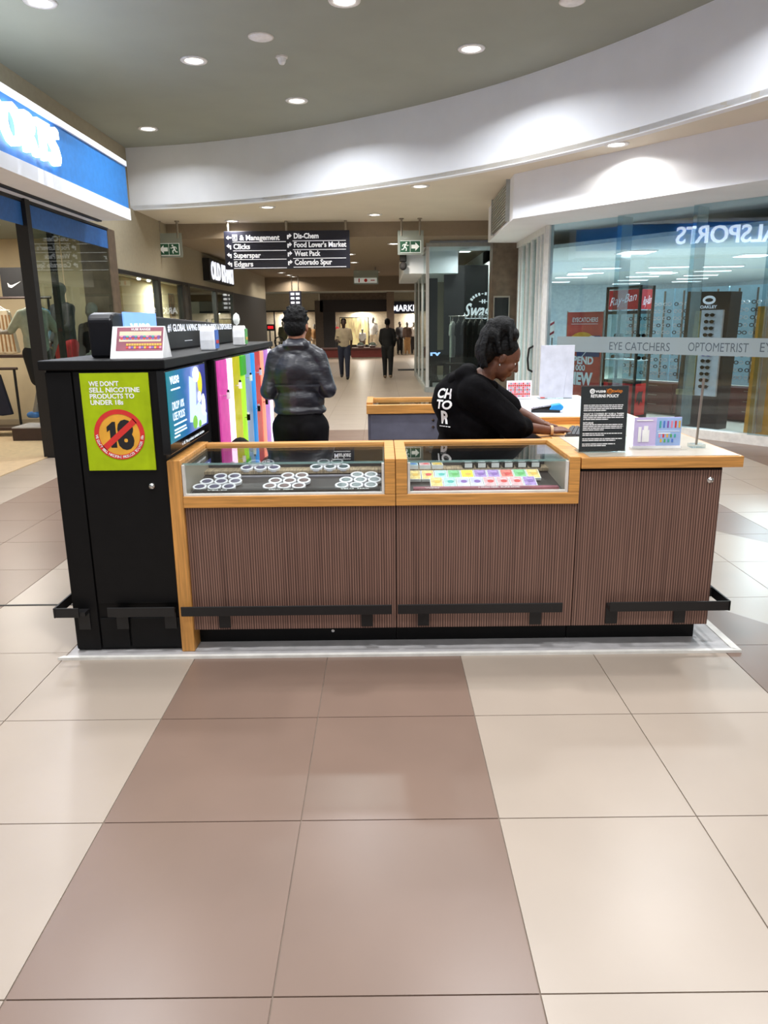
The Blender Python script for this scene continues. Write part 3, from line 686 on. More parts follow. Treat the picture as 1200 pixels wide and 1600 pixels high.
def cluster(cx, tint, where, rows=((3, 0), (3, .035), (2, .07)), y0=3.615, z0=None):
    rn = ['front', 'middle', 'back'] if len(rows) == 3 else ['front', 'back']
    for j, (n, sh) in enumerate(rows):
        for i in range(n):
            yy = y0+j*(.08 if z0 is None else .04); zz = (.806+(yy-3.505)*.06+j*.005) if z0 is None else z0+j*.02
            can(cx+sh*.5+(i-1)*.072+ (0 if n == 3 else .036), yy, zz, tint, '%s can of the %s row, %s' % (ordn[i], rn[j], where), 'round cans in the left display case')
cluster(-.838, 'violet', 'violet cluster at the left of the left case')
cluster(-.492, 'rose', 'rose cluster in the middle of the left case')
cluster(-.135, 'teal', 'teal cluster at the right of the left case')
cluster(-.655, 'violet', 'small cluster behind the violet cans', ((3, 0), (2, 0)), 3.915, .849)
cluster(-.285, 'teal', 'small cluster behind the rose and teal cans', ((3, 0), (2, 0)), 3.915, .849)
def shelf_strip(name, x0, x1, y0, y1, z, mat, label, txt=None, th=None):
    t = thing(name, label, 'label strip', ((x0+x1)/2, (y0+y1)/2, z))
    MB().box(x0, x1, y0, y1, z-.013, z+.004).build('strip', mat, t)
    if txt:
        q = MB()
        for (s, xx, w) in txt: text(q, s, (xx, y0+.006, z+.0045), X, Y_, th, w=w, bold=.02)
        q.build('lettering', 'print_white', t)
shelf_strip('case_label', g1l+.03, g1r-.02, 3.525, 3.57, .8185, 'black_laminate', 'dark name strip under the cans in the left display case', [('VELO', -.86, .1), ('VELO  MINI', -.56, .12), ('VELO  MAX', -.21, .14)], .022)
shelf_strip('case_label', g1l+.2, g1r-.02, 3.845, 3.872, .8235, 'can_grey', 'grey name strip behind the front cans in the left display case')
# coloured packs
def pack(x, y, z, w, d, h, c1_, c2_, label, tilt=15, white_top=False):
    t = thing('product_pack', label, 'pack', (x, y, z), group='packs in the right display case'); t.rotation_euler = (R(tilt), 0, 0)
    MB().box(-w/2, w/2, -d/2, d/2, 0, h).build('carton', 'white_plastic' if not white_top else 'black_laminate', t, local=True)
    pr = MB().box(-w/2+.003, w/2-.003, -d/2+.004, d/2-.003, h, h+.001).build('top_print', c1_ if not white_top else 'black_laminate', t, local=True)
    if white_top:
        MB().box(-w/2+.008, w/2-.008, -d/2-.001, -d/2, .004, h-.002).box(-w/2+.01, w/2-.01, -d/2+.01, -d/2+.035, h+.001, h+.002).build('white_label', 'white_plastic', pr, local=True)
    else:
        MB().lathe((.004, 0, h+.001), [(0, .001), (.016, .001)], 12).build('motif', c2_, pr, local=True)
    return t
mk('pk_gold', (226, 192, 120), .5, var=.2, scale=60); mk('pk_mint', (170, 212, 205), .5, var=.15, scale=60); mk('pk_green', (120, 185, 130), .5, var=.15, scale=60); mk('pk_yellow', (236, 218, 60), .5)
mk('pk_violet', (160, 130, 190), .5, var=.2, scale=60); mk('pk_red', (214, 110, 100), .5, var=.2, scale=60); mk('pk_lilac', (200, 196, 226), .5, var=.1); mk('pk_pink', (226, 170, 176), .5, var=.15, scale=60); mk('pk_cyan', (150, 190, 210), .5)
front = ['pk_gold', 'pk_mint', 'pk_lilac', 'pk_lilac', 'pk_pink', 'pk_pink', 'pk_pink', 'pk_violet']; fmot = ['sw_gold', 'sw_teal', 'sw_violet', 'sw_violet', 'sw_red', 'sw_red', 'sw_red', 'sw_violet']
mid = ['pk_gold', 'pk_gold', 'pk_mint', 'pk_green', 'pk_yellow', 'pk_violet', 'pk_violet', 'pk_red', 'pk_green', 'pk_gold']; mmot = ['sw_gold', 'sw_red', 'sw_teal', 'sw_green', 'sw_gold', 'sw_violet', 'sw_violet', 'sw_red', 'sw_green', 'sw_gold']
nth = ['first', 'second', 'third', 'fourth', 'fifth', 'sixth', 'seventh', 'eighth', 'ninth', 'tenth']
cn = lambda m: {'pk_gold': 'golden', 'pk_mint': 'mint', 'pk_green': 'green', 'pk_yellow': 'yellow', 'pk_violet': 'violet', 'pk_red': 'red', 'pk_lilac': 'pale lilac', 'pk_pink': 'pink', 'pk_cyan': 'pale blue'}[m]
for i in range(8): pack(.262+i*.066, 3.628, .822, .063, .1, .012, front[i], fmot[i], '%s pack, %s from the left in the front row of the right case' % (cn(front[i]), nth[i]))
for i in range(10): pack(.158+i*.0672, 3.742, .834, .064, .1, .014, mid[i], mmot[i], '%s pack, %s from the left in the middle row of the right case' % (cn(mid[i]), nth[i]))
for i in range(6): pack(.45+i*.071, 3.93, .848, .056, .075, .03, None, None, 'black pack with white label, %s in the rear row of the right case' % nth[i], 0, True)
for i, c in enumerate(('pk_cyan', 'pk_pink', 'pk_gold')): pack(.155+i*.066, 3.93, .848, .058, .075, .02, c, ['sw_blue', 'sw_red', 'sw_gold'][i], '%s pack in the rear left corner row of the right display case' % cn(c), 0)
shelf_strip('case_label', g2l+.03, g2r-.03, 3.525, 3.57, .8185, 'chart_plum', 'dark red name strip under the packs in the right display case', [('Vapes', .2, .07), ('HIGHER RANGE', .46, .2)], .018)

# ---- right counter
t = thing('counter', 'brown striped service counter at the right end of the kiosk', 'counter', (1.28, 4.4, 0))
fp = box(.934, 1.612, YF, YF+.02, .118, .905).build('front_panel', 'zebra', t, bevel=.002)
box(.938, 1.618, YF+.004, 6.55, .125, .92).build('carcass', 'black_laminate', t, bevel=.01)
box(.934, 1.59, 3.585, 6.4, .011, .118).build('plinth', 'black_laminate', t)
q = MB(); q.lathe((0, 0, 0), [(0, .008), (.006, .008), (.0065, .004), (.014, .004), (.016, 0)], 16); q.v = [(x+1.56, YF-z, y+.856) for x, y, z in q.v]; q.build('lock', 'chrome', fp, smooth=True)
r = rail(t, 1.1, 1.69, [1.1, 1.44])
box(1.682, 1.69, 3.425, 6.4, .215, .265).build('side_rail', 'black_metal', r); box(1.612, 1.69, 3.62, 3.628, .215, .265).build('side_bracket', 'black_metal', r)
t = thing('worktop', 'cream worktop with honey wood edging on the right counter', 'worktop', (1.3, 4.4, .92))
box(.935, 1.7, 3.468, 4.14, .921, .974).build('edge_frame', 'wood_edge', t, bevel=.003)
box(.975, 1.685, 3.485, 4.12, .974, .9765).build('surface', 'cream_top', t)
box(1.34, 1.7, 4.14, 5.0, .921, .974).build('side_edge', 'wood_edge', t); box(1.36, 1.685, 4.12, 5.02, .974, .9765).build('side_surface', 'cream_top', t)
box(.95, 1.7, 5.0, 6.55, .921, .974).build('rear_edge', 'wood_edge', t, bevel=.003); box(.975, 1.685, 5.03, 6.5, .974, .9765).build('rear_surface', 'white_board', t)
box(.94, 1.34, 4.14, 5.0, .9205, .928).build('desk_insert', 'wood_edge', t)
# rear display counter
t = thing('rear_counter', 'grey fronted rear counter with wood edge behind the woman in the hoodie', 'counter', (.4, 6.25, 0))
box(-.12, .934, 5.97, 6.5, .011, .9).build('carcass', 'grey_panel', t)
for z0, z1 in ((.08, .68), (.69, .895)): box(-.1, .93, 5.955, 5.97, z0, z1).build('drawer_front', 'grey_panel', t, bevel=.003)
box(-.13, .934, 5.94, 5.99, .9, .97).build('front_edge', 'wood_edge', t, bevel=.003); box(-.13, .934, 6.46, 6.52, .9, .975).build('rear_edge', 'wood_edge', t)
box(-.13, -.08, 5.99, 6.5, .9, .985).build('side_edge', 'wood_edge', t); box(-.08, .934, 5.99, 6.46, .95, .956).build('glass_top', 'case_glass', t)
box(-.08, .934, 5.99, 6.46, .9, .905).build('inner_floor', mk('olive_felt', (96, 90, 74), .7), t)  # olive carries the floor's reflection in the glass top
for z in (.845, .79):
    q = MB(); q.lathe((0, 0, 0), [(0, .008), (.011, .007), (.013, 0)], 14); q.v = [(x+.40, 5.955-w, y+z) for x, y, w in q.v]; q.build('lock', 'chrome', t)

# ---- things on the right counter
t = thing('policy_sign', 'black returns policy sheet in a clear upright stand on the counter front', 'sign', (1.065, 3.6, .977))
lean = .03
def leanbox(mb, x0, x1, y, z0, z1, th, l=lean, zb=.977):
    return mb.add([(x0, y+l*(z0-zb), z0), (x1, y+l*(z0-zb), z0), (x1, y+th+l*(z0-zb), z0), (x0, y+th+l*(z0-zb), z0), (x0, y+l*(z1-zb), z1), (x1, y+l*(z1-zb), z1), (x1, y+th+l*(z1-zb), z1), (x0, y+th+l*(z1-zb), z1)], [(0,3,2,1),(4,5,6,7),(0,1,5,4),(1,2,6,5),(2,3,7,6),(3,0,4,7)])
leanbox(MB(), .953, 1.178, 3.6, .981, 1.295, .003).build('sheet', mk('policy_black', (13, 12, 14), .5, spec=.2), t)
leanbox(MB(), .95, 1.181, 3.596, .978, 1.302, .003).build('cover', 'clear_plastic', t); box(.95, 1.181, 3.596, 3.69, .9768, .9795).build('foot', 'clear_plastic', t)
yy = lambda z: 3.5945+lean*(z-.977)
q = MB(); text(q, 'RETURNS POLICY', (1.065, yy(1.245), 1.243), X, Z_, .0135, w=.135, align='C', bold=.04); text(q, 'vuse', (1.018, yy(1.27), 1.266), X, Z_, .015, w=.05, bold=.03)
q.cyl((1.004, yy(1.272), 1.272), (1.004, yy(1.272)+.001, 1.272), .0125, n=16)
z = 1.205
for kind in ['l', 'l', 'l', 's', 'g', 'h', 'l', 'l', 's', 'g', 'h2', 'l', 'l', 'l', 's', 'g', 'l', 's', 'g', 'l', 'm', 'g', 'm', 's']:
    if kind == 'h': text(q, 'WHAT IS COVERED BY VUSE & TWISP?', (.966, yy(z), z-.003), X, Z_, .009, w=.195, bold=.03)
    elif kind == 'h2': text(q, 'RETURNS', (.966, yy(z), z-.003), X, Z_, .008, w=.05, bold=.03)
    elif kind != 'g':
        w = {'l': .185+random.random()*.015, 's': .1+random.random()*.03, 'm': .16}[kind]; x = .966
        while x < .966+w:
            d = .008+random.random()*.02; q.box(x, min(x+d, .966+w), yy(z), yy(z)+.001, z-.001, z+.003); x += d+.0025
    z -= .0085
q.build('lettering', 'print_white', t)
q = MB(); text(q, 'twisp', (1.1, yy(1.27), 1.266), X, Z_, .015, w=.048, bold=.02); q.cyl((1.088, yy(1.272), 1.272), (1.088, yy(1.272)+.001, 1.272), .0125, n=16); q.box(1.0725, 1.0735, yy(1.27), yy(1.27)+.001, 1.26, 1.284)
q.build('orange_lettering', mk('print_amber', (224, 132, 44), .5), t)
text(MB(), '@', (1.088, yy(1.27)-.001, 1.2665), X, Z_, .0125, align='C').build('orange_symbol', 'print_black', t); text(MB(), 'G', (1.004, yy(1.27)-.001, 1.2665), X, Z_, .0115, align='C').build('symbol', 'print_black', t)
t = thing('flavour_card', 'lilac and blue product card in a clear stand beside the returns sheet', 'card', (1.365, 3.7, .977))
box(1.249, 1.483, 3.7, 3.703, .99, 1.132).build('card', mk('card_lilac', (205, 190, 232), .4, var=.06, scale=4), t)
box(1.36, 1.483, 3.698, 3.7, .992, 1.13).build('blue_half', mk('card_blue', (160, 186, 232), .4, var=.1, scale=6), t)
box(1.245, 1.487, 3.694, 3.75, .9768, .99).build('foot', 'white_plastic', t)
q = MB(); q.box(1.27, 1.285, 3.697, 3.699, 1.01, 1.085).box(1.29, 1.325, 3.697, 3.699, 1.01, 1.07).box(1.297, 1.318, 3.697, 3.699, 1.07, 1.09).box(1.26, 1.34, 3.697, 3.699, 1.115, 1.12).box(1.37, 1.43, 3.696, 3.698, 1.05, 1.055).box(1.365, 1.475, 3.696, 3.698, 1.062, 1.064).build('white_print', 'print_white', t)
pal = ['sw_pink', 'sw_red', 'sw_gold', 'sw_green', 'sw_teal', 'sw_blue', 'sw_violet']
q = MB()
for j, (n, z) in enumerate(((5, 1.032), (4, 1.008), (6, 1.08))):
    for i in range(n): q.box(1.373+i*.019+j % 2*.008, 1.381+i*.019+j % 2*.008, 3.695, 3.698, z, z+.016+(j == 2)*.018, (i+j*2) % 7)
q.build('product_print', pal, t, kind='stuff')
t = thing('rod_stand', 'thin metal rod on a small clear base near the counter corner', 'stand', (1.573, 3.72, .977))
box(1.54, 1.61, 3.69, 3.75, .9768, .995).build('base', 'clear_plastic', t, bevel=.002); MB().cyl((1.573, 3.72, .99), (1.582, 3.72, 1.32), .006, n=10).build('rod', 'steel', t)
t = thing('white_sign_back', 'blank white back of an upright sign holder on the rear counter', 'sign holder', (1.45, 6.22, .977))
box(1.29, 1.565, 6.2, 6.206, .985, 1.41).build('board', 'white_board', t, bevel=.002); box(1.29, 1.565, 6.2, 6.32, .977, .983).build('foot', 'clear_plastic', t)
MB().extr([(0, 0), (.06, 0), (.05, .16), (.03, .25), (.01, .14)], (1.49, 6.195, .99), X, Z_, (0, 1, 0), .004).build('support_flap', 'white_board', t); box(1.3, 1.335, 6.193, 6.2, .985, .992).build('red_clip', 'print_red', t)
t = thing('small_price_card', 'small white card with rows of red dots on the rear counter', 'card', (1.12, 6.22, .977))
box(1.02, 1.225, 6.2, 6.204, .98, 1.13).build('card', 'white_plastic', t); box(1.02, 1.225, 6.2, 6.28, .9765, .98).build('foot', 'clear_plastic', t)
grid_card(t, 1.03, 1.215, .995, 1.115, 6.198, 0, 11, 7, ['sw_pink', 'sw_red', 'pk_pink', 'can_grey'], 'dot_print')
t = thing('card_machine', 'black and blue payment card machine lying on the rear worktop', 'card machine', (1.15, 5.3, .977), R(-8))
MB().extr([(-.1, 0), (.1, 0), (.1, .035), (.05, .05), (-.1, .02)], (0, -.045, 0), X, Z_, (0, 1, 0), .09).build('body', 'black_gloss', t, local=True, bevel=.006)
MB().extr([(.02, .02), (.11, .015), (.125, .04), (.1, .062), (.04, .052)], (0, -.05, 0), X, Z_, (0, 1, 0), .1).build('blue_cover', mk('machine_blue', (30, 140, 205), .35), t, local=True, bevel=.008)
q = MB()
for i in range(4):
    for j in range(3): q.obox((-.08+i*.022, -.025+j*.025, .026+.3*(i*.022)*.5), (.014, .016, .008))
q.build('buttons', 'can_grey', t, local=True, kind='stuff')
t = thing('keyboard', 'black computer keyboard on the desk by the hands of the woman in the hoodie', 'keyboard', (1.2, 4.55, .928), R(72))
MB().box(-.2, .2, -.07, .07, 0, .018).build('base', 'black_paint', t, local=True, bevel=.004)
q = MB()
for i in range(15):
    for j in range(5): q.box(-.19+i*.0255, -.19+i*.0255+.021, -.062+j*.025, -.062+j*.025+.02, .018, .026)
q.build('keys', mk('key_grey', (58, 58, 62), .5), t, local=True, kind='stuff')
t = thing('swivel_stool', 'black rounded stool back just behind the left display case', 'stool', (-.84, 4.36, .011))
MB().ell((-.84, 4.36, .86), (.075, .03, .1)).build('backrest', 'black_cloth', t, smooth=True); MB().ell((-.82, 4.5, .55), (.1, .13, .04)).build('seat', 'black_cloth', t, smooth=True)
MB().cyl((-.82, 4.5, .1), (-.82, 4.5, .53), .022).build('post', 'black_metal', t); MB().tube([(-.84, 4.37, .8), (-.84, 4.36, .6), (-.82, 4.45, .54)], .012).build('back_bar', 'black_metal', t)
for k in range(5):
    a = 2*math.pi*k/5; MB().cyl((-.82, 4.5, .1), (-.82+.11*math.cos(a), 4.5+.16*math.sin(a), .03), .016, n=8).build('leg', 'black_metal', t)

# ================================================================== people
def frame(fwd, upv=(0, 0, 1)):
    f = Vector(fwd).normalized(); r_ = f.cross(Vector(upv)).normalized(); u = r_.cross(f)
    return Matrix((r_, f, u)).transposed()                 # local x right, y forward, z up
def E_(c, rad, M3=None): return ('m', Vector(c), rad, M3)
def head_shapes(c, M3, s=1.):
    T = lambda x, y, z: Vector(c)+M3 @ Vector((x*s, y*s, z*s))
    S_ = [E_(T(0, -.008, .03), (.077*s, .098*s, .09*s), M3), E_(T(0, .03, -.04), (.06*s, .062*s, .078*s), M3),
          ('c', T(-.012, .06, -.1), .021*s, T(.012, .06, -.1), .021*s), ('c', T(0, .088, .015), .009*s, T(0, .106, -.022), .0135*s), ('c', T(-.013, .094, -.026), .009*s, T(.013, .094, -.026), .009*s),
          ('c', T(-.035, .078, .034), .012*s, T(.035, .078, .034), .012*s), ('c', T(-.017, .087, -.055), .009*s, T(.017, .087, -.055), .009*s), ('c', T(-.014, .084, -.069), .009*s, T(.014, .084, -.069), .009*s)]
    for e in (-1, 1):
        S_ += [E_(T(e*.078, -.008, -.004), (.011*s, .02*s, .032*s), M3), E_(T(e*.036, .062, -.02), (.026*s, .028*s, .03*s), M3)]
    return S_
def hand_shapes(w, d, palm_n, L=.18, curl=.5, thumb=1):
    """open hand from wrist w along d; palm_n points out of the palm; five unequal, bent fingers"""
    d = Vector(d).normalized(); n = Vector(palm_n).normalized(); s = d.cross(n).normalized(); n = s.cross(d)
    w = Vector(w); k = L/.18; S_ = []
    S_ += [('c', w, .024*k, w+d*.03*k, .022*k)]
    roots = []
    for i, (o, l) in enumerate(((-.03, .066), (-.01, .078), (.01, .073), (.029, .056))):
        a = w+d*.03*k+s*o*.8*k; b = w+d*.088*k+s*o*k
        S_.append(('c', a, .0145*k, b, .0115*k)); roots.append((b, l))
    for b, l in roots:
        p = b; ang = curl*.5
        for q, fr in enumerate((.45, .32, .23)):
            dr = d*math.cos(ang)+n*math.sin(ang); e = p+dr*l*fr*k
            S_.append(('c', p, (.0095-.0008*q)*k, e, (.009-.0009*q)*k)); p = e; ang += curl*.55
    tb = w+d*.025*k-s*thumb*.028*k; t1 = tb+(d*.6-s*thumb*.75+n*.25).normalized()*.036*k; t2 = t1+(d*.92-s*thumb*.25+n*.3).normalized()*.032*k
    S_ += [('c', tb, .013*k, t1, .0105*k), ('c', t1, .0105*k, t2, .0085*k)]
    return S_
_f0 = fused
def fused(shapes, voxel, smooth=4, factor=.5):
    out = []
    for s in shapes:
        if s[0] == 'm': out.append(('e', s[1], s[2], [math.degrees(a) for a in s[3].to_euler()] if s[3] is not None else None))
        else: out.append(s)
    return _f0(out, voxel, smooth, factor)
def grow(shapes, g):
    out = []
    for s in shapes:
        if s[0] == 'c': out.append(('c', s[1], s[2]+g, s[3], s[4]+g))
        else: out.append((s[0], s[1], tuple(a+g for a in s[2]), s[3]))
    return out
def eyes(par, c, M3, s=1.):
    for e in (-1, 1):
        p = Vector(c)+M3 @ Vector((e*.031*s, .0715*s, .005*s))
        ey = MB().ell(p, (.0115*s,)*3, nu=10, nv=7).build('eye', 'white_plastic', par, smooth=True)
        MB().ell(p+M3 @ Vector((0, .008*s, 0)), (.0065*s,)*3, nu=8, nv=6).build('iris', 'print_black', ey, smooth=True)

# ---- woman in the black hoodie, leaning over the desk
t = woman = thing('person', 'woman in a black hoodie with white back print leaning over the desk', 'person', (.5, 4.62, .011))
HC = Vector((.712, 4.5, 1.39)); HM = frame((.86, -.06, -.5))
pel, che, nek = Vector((.51, 4.66, .86)), Vector((.50, 4.58, 1.14)), Vector((.60, 4.53, 1.27))
rs, ls = Vector((.535, 4.40, 1.20)), Vector((.585, 4.72, 1.215))          # shoulders: right is nearest the camera
re, le = Vector((.765, 4.375, 1.005)), Vector((.80, 4.72, 1.075))
rw, lw = Vector((1.0, 4.47, .962)), Vector((.985, 4.61, .985))
legs = []
for sx, yy_ in ((0, 4.57), (1, 4.75)):
    legs += [('c', (.49, yy_, .86), .095, (.51+.03*sx, yy_, .47), .065), ('c', (.51+.03*sx, yy_, .47), .062, (.47, yy_, .09), .042)]
feet = [[('c', (.45, yy_, .055), .04, (.59, yy_+.01, .045), .032)] for yy_ in (4.57, 4.75)]
skin = head_shapes(HC, HM) + [('c', nek, .058, HC+HM @ Vector((0, -.02, -.05)), .056), E_(che, (.12, .15, .19)), E_(pel, (.13, .16, .13)), ('c', che, .1, nek, .07), ('c', rs, .05, re, .042), ('c', ls, .05, le, .042),
        ('c', re, .041, rw, .026), ('c', le, .041, lw, .026)] + hand_shapes(rw, (.95, .12, .05), (0, .25, -1), .17, .5, -1) + hand_shapes(lw, (.93, -.05, -.22), (-.1, -.2, -1), .17, .55, 1) + legs + feet[0] + feet[1]
body = fused_part('body', skin, .0058, 'skin_dark', t, smooth=3)
def folds(co):
    n = np.sin(co[:, 0]*38+co[:, 2]*30+co[:, 1]*11)*np.sin(co[:, 2]*21-co[:, 0]*9)
    c = np.array((.5, 4.58)); d = co[:, :2]-c; l = np.linalg.norm(d, axis=1, keepdims=True)+1e-6
    co[:, :2] += d/l*(n*.007)[:, None]; return co
hood_c = Vector((.53, 4.54, 1.285))
hoodie = [E_((.50, 4.57, 1.13), (.155, .19, .2), frame((.35, 0, 1)).copy()), E_((.495, 4.6, 1.0), (.16, .2, .17)), E_((.5, 4.62, .88), (.165, .2, .11)), E_((.57, 4.56, 1.0), (.17, .2, .2)), E_((.60, 4.56, .9), (.16, .18, .12)), E_((.49, 4.55, 1.19), (.125, .18, .12)), ('c', (.52, 4.43, 1.19), .1, (.57, 4.69, 1.2), .1),
          ('c', rs, .105, re, .088), ('c', ls, .095, le, .075), ('c', re, .086, re+(rw-re)*.26, .066), ('c', re+(rw-re)*.2, .06, re+(rw-re)*.32, .05), ('c', le, .074, le+(lw-le)*.16, .052),
          ('c', (.49, 4.46, 1.285), .07, (.52, 4.62, 1.29), .07), ('c', (.475, 4.47, 1.25), .06, (.49, 4.6, 1.255), .06), ('c', (.47, 4.5, 1.22), .07, (.49, 4.6, 1.22), .07), ('c', (.6, 4.45, 1.245), .042, (.66, 4.5, 1.225), .035), ('c', (.62, 4.62, 1.25), .04, (.66, 4.55, 1.225), .035)]
hd = fused_part('hoodie', hoodie, .009, 'hoodie_black', t, smooth=5, deform=folds)
hood = [('c', (.475, 4.44, 1.30), .036, (.43, 4.5, 1.265), .04), ('c', (.43, 4.5, 1.265), .042, (.435, 4.6, 1.27), .042), ('c', (.435, 4.6, 1.27), .04, (.5, 4.66, 1.305), .036), ('c', (.475, 4.44, 1.30), .034, (.57, 4.43, 1.275), .03), ('c', (.57, 4.43, 1.275), .03, (.65, 4.47, 1.235), .024), E_((.455, 4.55, 1.25), (.05, .1, .045))]
fused_part('hood', hood, .008, 'hoodie_black', hd, smooth=4)
for yy_ in (4.47, 4.53): MB().tube([(.665, yy_, 1.22), (.70, yy_-.01, 1.16), (.705, yy_-.012, 1.1)], .004, 6).build('drawstring', 'hoodie_black', hd)
fused_part('trousers', grow(legs, .018)+[E_(pel, (.155, .185, .15))], .012, 'trouser_black', t, smooth=5)
for f in feet: fused_part('shoe', grow(f, .012), .01, 'shoe_dark', t)
hr = lambda x, y, z: HC+HM @ Vector((x, y, z))
hair = [E_(hr(0, -.03, .05), (.088, .098, .088), HM), E_((.61, 4.5, 1.44), (.066, .09, .085)), E_((.655, 4.5, 1.52), (.085, .095, .075)), E_((.70, 4.5, 1.565), (.082, .09, .07)), E_((.755, 4.5, 1.525), (.05, .08, .05))]
rnd = random.Random(3)
def loc_strand(p0, p1, p2, r_):
    pts = [Vector(p0)*(1-u)**2+Vector(p1)*2*u*(1-u)+Vector(p2)*u*u for u in (0, .25, .5, .75, 1)]
    for u, v in zip(pts[:-1], pts[1:]): hair.append(('c', u, r_, v, r_*.92))
for k in range(22):                                    # locs swept up from the nape and sides into the crown
    w_ = k/21; yy_ = 4.395+.21*w_; bul = math.sin(math.pi*w_)
    loc_strand((.60-.02*bul, yy_, 1.36+rnd.uniform(-.015, .015)), (.555-.03*bul, yy_, 1.46), (.65+rnd.uniform(-.02, .02), 4.45+.1*w_, 1.59+.02*bul), .013)
    loc_strand((.68, yy_+.0, 1.43), (.64, yy_-.012*(1 if w_ < .5 else -1), 1.52), (.71+rnd.uniform(-.02, .02), 4.46+.08*w_, 1.62), .013)
    loc_strand((.745, yy_, 1.455), (.73, yy_, 1.53), (.745+rnd.uniform(-.03, .02), 4.45+.1*w_, 1.605), .012)
for k in range(12):
    yy_ = 4.43+.14*k/11; hair.append(('c', (.60, yy_, 1.4), .014, (.585+rnd.uniform(-.012, .012), yy_, 1.345+rnd.uniform(-.012, .02)), .009))
fused_part('hair', hair, .0062, 'hair_black', t, smooth=1)
eyes(t, HC, HM)
er = HC+HM @ Vector((.09, -.004, -.042)); MB().ell(er, (.006, .006, .008), nu=8, nv=6).build('earring', 'chrome', t, smooth=True)
br = rw+Vector((.012, .002, .0)); MB().cyl(br-Vector((.008, 0, 0)), br+Vector((.008, 0, 0)), .031, n=18).build('bracelet', mk('bead_tan', (196, 160, 120), .4), t)
# print wrapped on the back of the hoodie
bm = bmesh.new(); bm.from_mesh(hd.data); bvh = BVHTree.FromBMesh(bm); bm.free()
q = MB(); nrm = Vector((-.72, -.66, .2)).normalized(); axd = Vector((.67, -.74, 0)).normalized(); ayd = nrm.cross(axd); ayd = -ayd if ayd.z < 0 else ayd
og = Vector(t.location)
for s, z, h, off_ in (('CH', 1.17, .055, .1), ('TO', 1.105, .05, .1), ('R', 1.02, .07, .055), ('.....', 1.0, .02, .1)):
    text(q, s, Vector((.345, 4.45, z)), axd, (0, 0, 1), h, align='C', bold=.035, w=off_, slant=.2)
nv = []
for v in q.v:
    p = Vector(v)-og; hit = bvh.ray_cast(p+nrm*.5, -nrm)
    nv.append(tuple((hit[0]+nrm*.004 if hit[0] is not None else p)+og))
q.v = nv; q.build('back_print', 'print_white', hd)

# ---- man in the dark leather jacket, seen from behind
t = thing('person', 'person in a dark leather jacket and black trousers seen from behind', 'person', (-.6, 5.5, .011))
HC = Vector((-.615, 5.53, 1.575)); HM = frame((.12, 1, -.12))
nek = Vector((-.612, 5.5, 1.44))
rsh, lsh = Vector((-.468, 5.5, 1.365)), Vector((-.762, 5.5, 1.365)); rel, lel = Vector((-.398, 5.47, 1.14)), Vector((-.825, 5.47, 1.13)); rwr, lwr = Vector((-.5, 5.7, 1.16)), Vector((-.72, 5.7, 1.15))
legs = []; feet = []
for x in (-.7, -.515):
    legs += [('c', (x, 5.5, .86), .1, (x-.0, 5.49, .47), .068), ('c', (x, 5.49, .47), .064, (x, 5.52, .1), .042)]; feet.append([('c', (x, 5.5, .055), .042, (x, 5.64, .048), .034)])
skin = head_shapes(HC, HM)+[('c', nek, .062, HC+Vector((0, -.02, -.05)), .06), E_((-.61, 5.5, 1.2), (.15, .1, .24)), E_((-.61, 5.5, .92), (.15, .11, .13)), ('c', rsh, .05, rel, .042), ('c', lsh, .05, lel, .042), ('c', rsh, .05, lsh, .05),
        ('c', rel, .04, rwr, .028), ('c', lel, .04, lwr, .028), ('c', (-.61, 5.5, 1.3), .09, nek, .06)]+hand_shapes(rwr, (-.35, .8, .3), (-.9, -.2, .3), .18, .6, -1)+hand_shapes(lwr, (.35, .8, .3), (.9, -.2, .3), .18, .6, 1)+legs+feet[0]+feet[1]
fused_part('body', skin, .008, 'skin_mid', t, smooth=3)
def jfold(co):
    dy = np.where(co[:, 1] < 5.5, -1, 1)
    a = np.sin(co[:, 2]*34+co[:, 0]*16+2*np.sin(co[:, 0]*14))*.0055+np.sin(co[:, 2]*19-co[:, 0]*22)*.005
    co[:, 1] += dy*a; return co
jk = [E_((-.612, 5.5, 1.24), (.195, .135, .21)), E_((-.61, 5.5, 1.05), (.185, .135, .14)), E_((-.607, 5.5, .99), (.198, .15, .055)), ('c', lsh, .07, rsh, .07), ('c', (-.72, 5.5, 1.40), .062, (-.51, 5.5, 1.40), .062), ('c', rsh, .072, rel, .06), ('c', lsh, .072, lel, .06), ('c', rel, .066, rwr, .044), ('c', lel, .066, lwr, .044),
      ('c', (-.655, 5.47, 1.455), .05, (-.57, 5.47, 1.455), .05)]
jo = fused_part('jacket', jk, .0095, 'leather_dark', t, smooth=5, deform=jfold)
b = MB()
vs = []; n = 24
for k in range(n):
    a = 2*math.pi*k/n
    for r_, z in ((.083, 1.44), (.088, 1.475), (.098, 1.478), (.112, 1.44)): vs.append((-.612+r_*math.cos(a), 5.5+r_*.9*math.sin(a), z-.012*math.sin(a)))
b.add(vs, [(k*4+j, ((k+1) % n)*4+j, ((k+1) % n)*4+j+1, k*4+j+1) for k in range(n) for j in range(3)]); b.build('collar', 'leather_dark', jo, smooth=True)
b = MB()
for k in range(12):
    u0_ = -.165+.33*k/12; u1_ = -.165+.33*(k+1)/12
    f = lambda u: 5.5-.142*math.sqrt(max(0, 1-(u/.2)**2))-.004
    b.add([(-.61+u0_, f(u0_)+.003, 1.168-.02*abs(u0_)), (-.61+u1_, f(u1_)+.003, 1.168-.02*abs(u1_)), (-.61+u1_, f(u1_)+.004, 1.18), (-.61+u0_, f(u0_)+.004, 1.18)], [(0, 1, 2, 3)])
b.build('back_seam', 'leather_dark', jo)
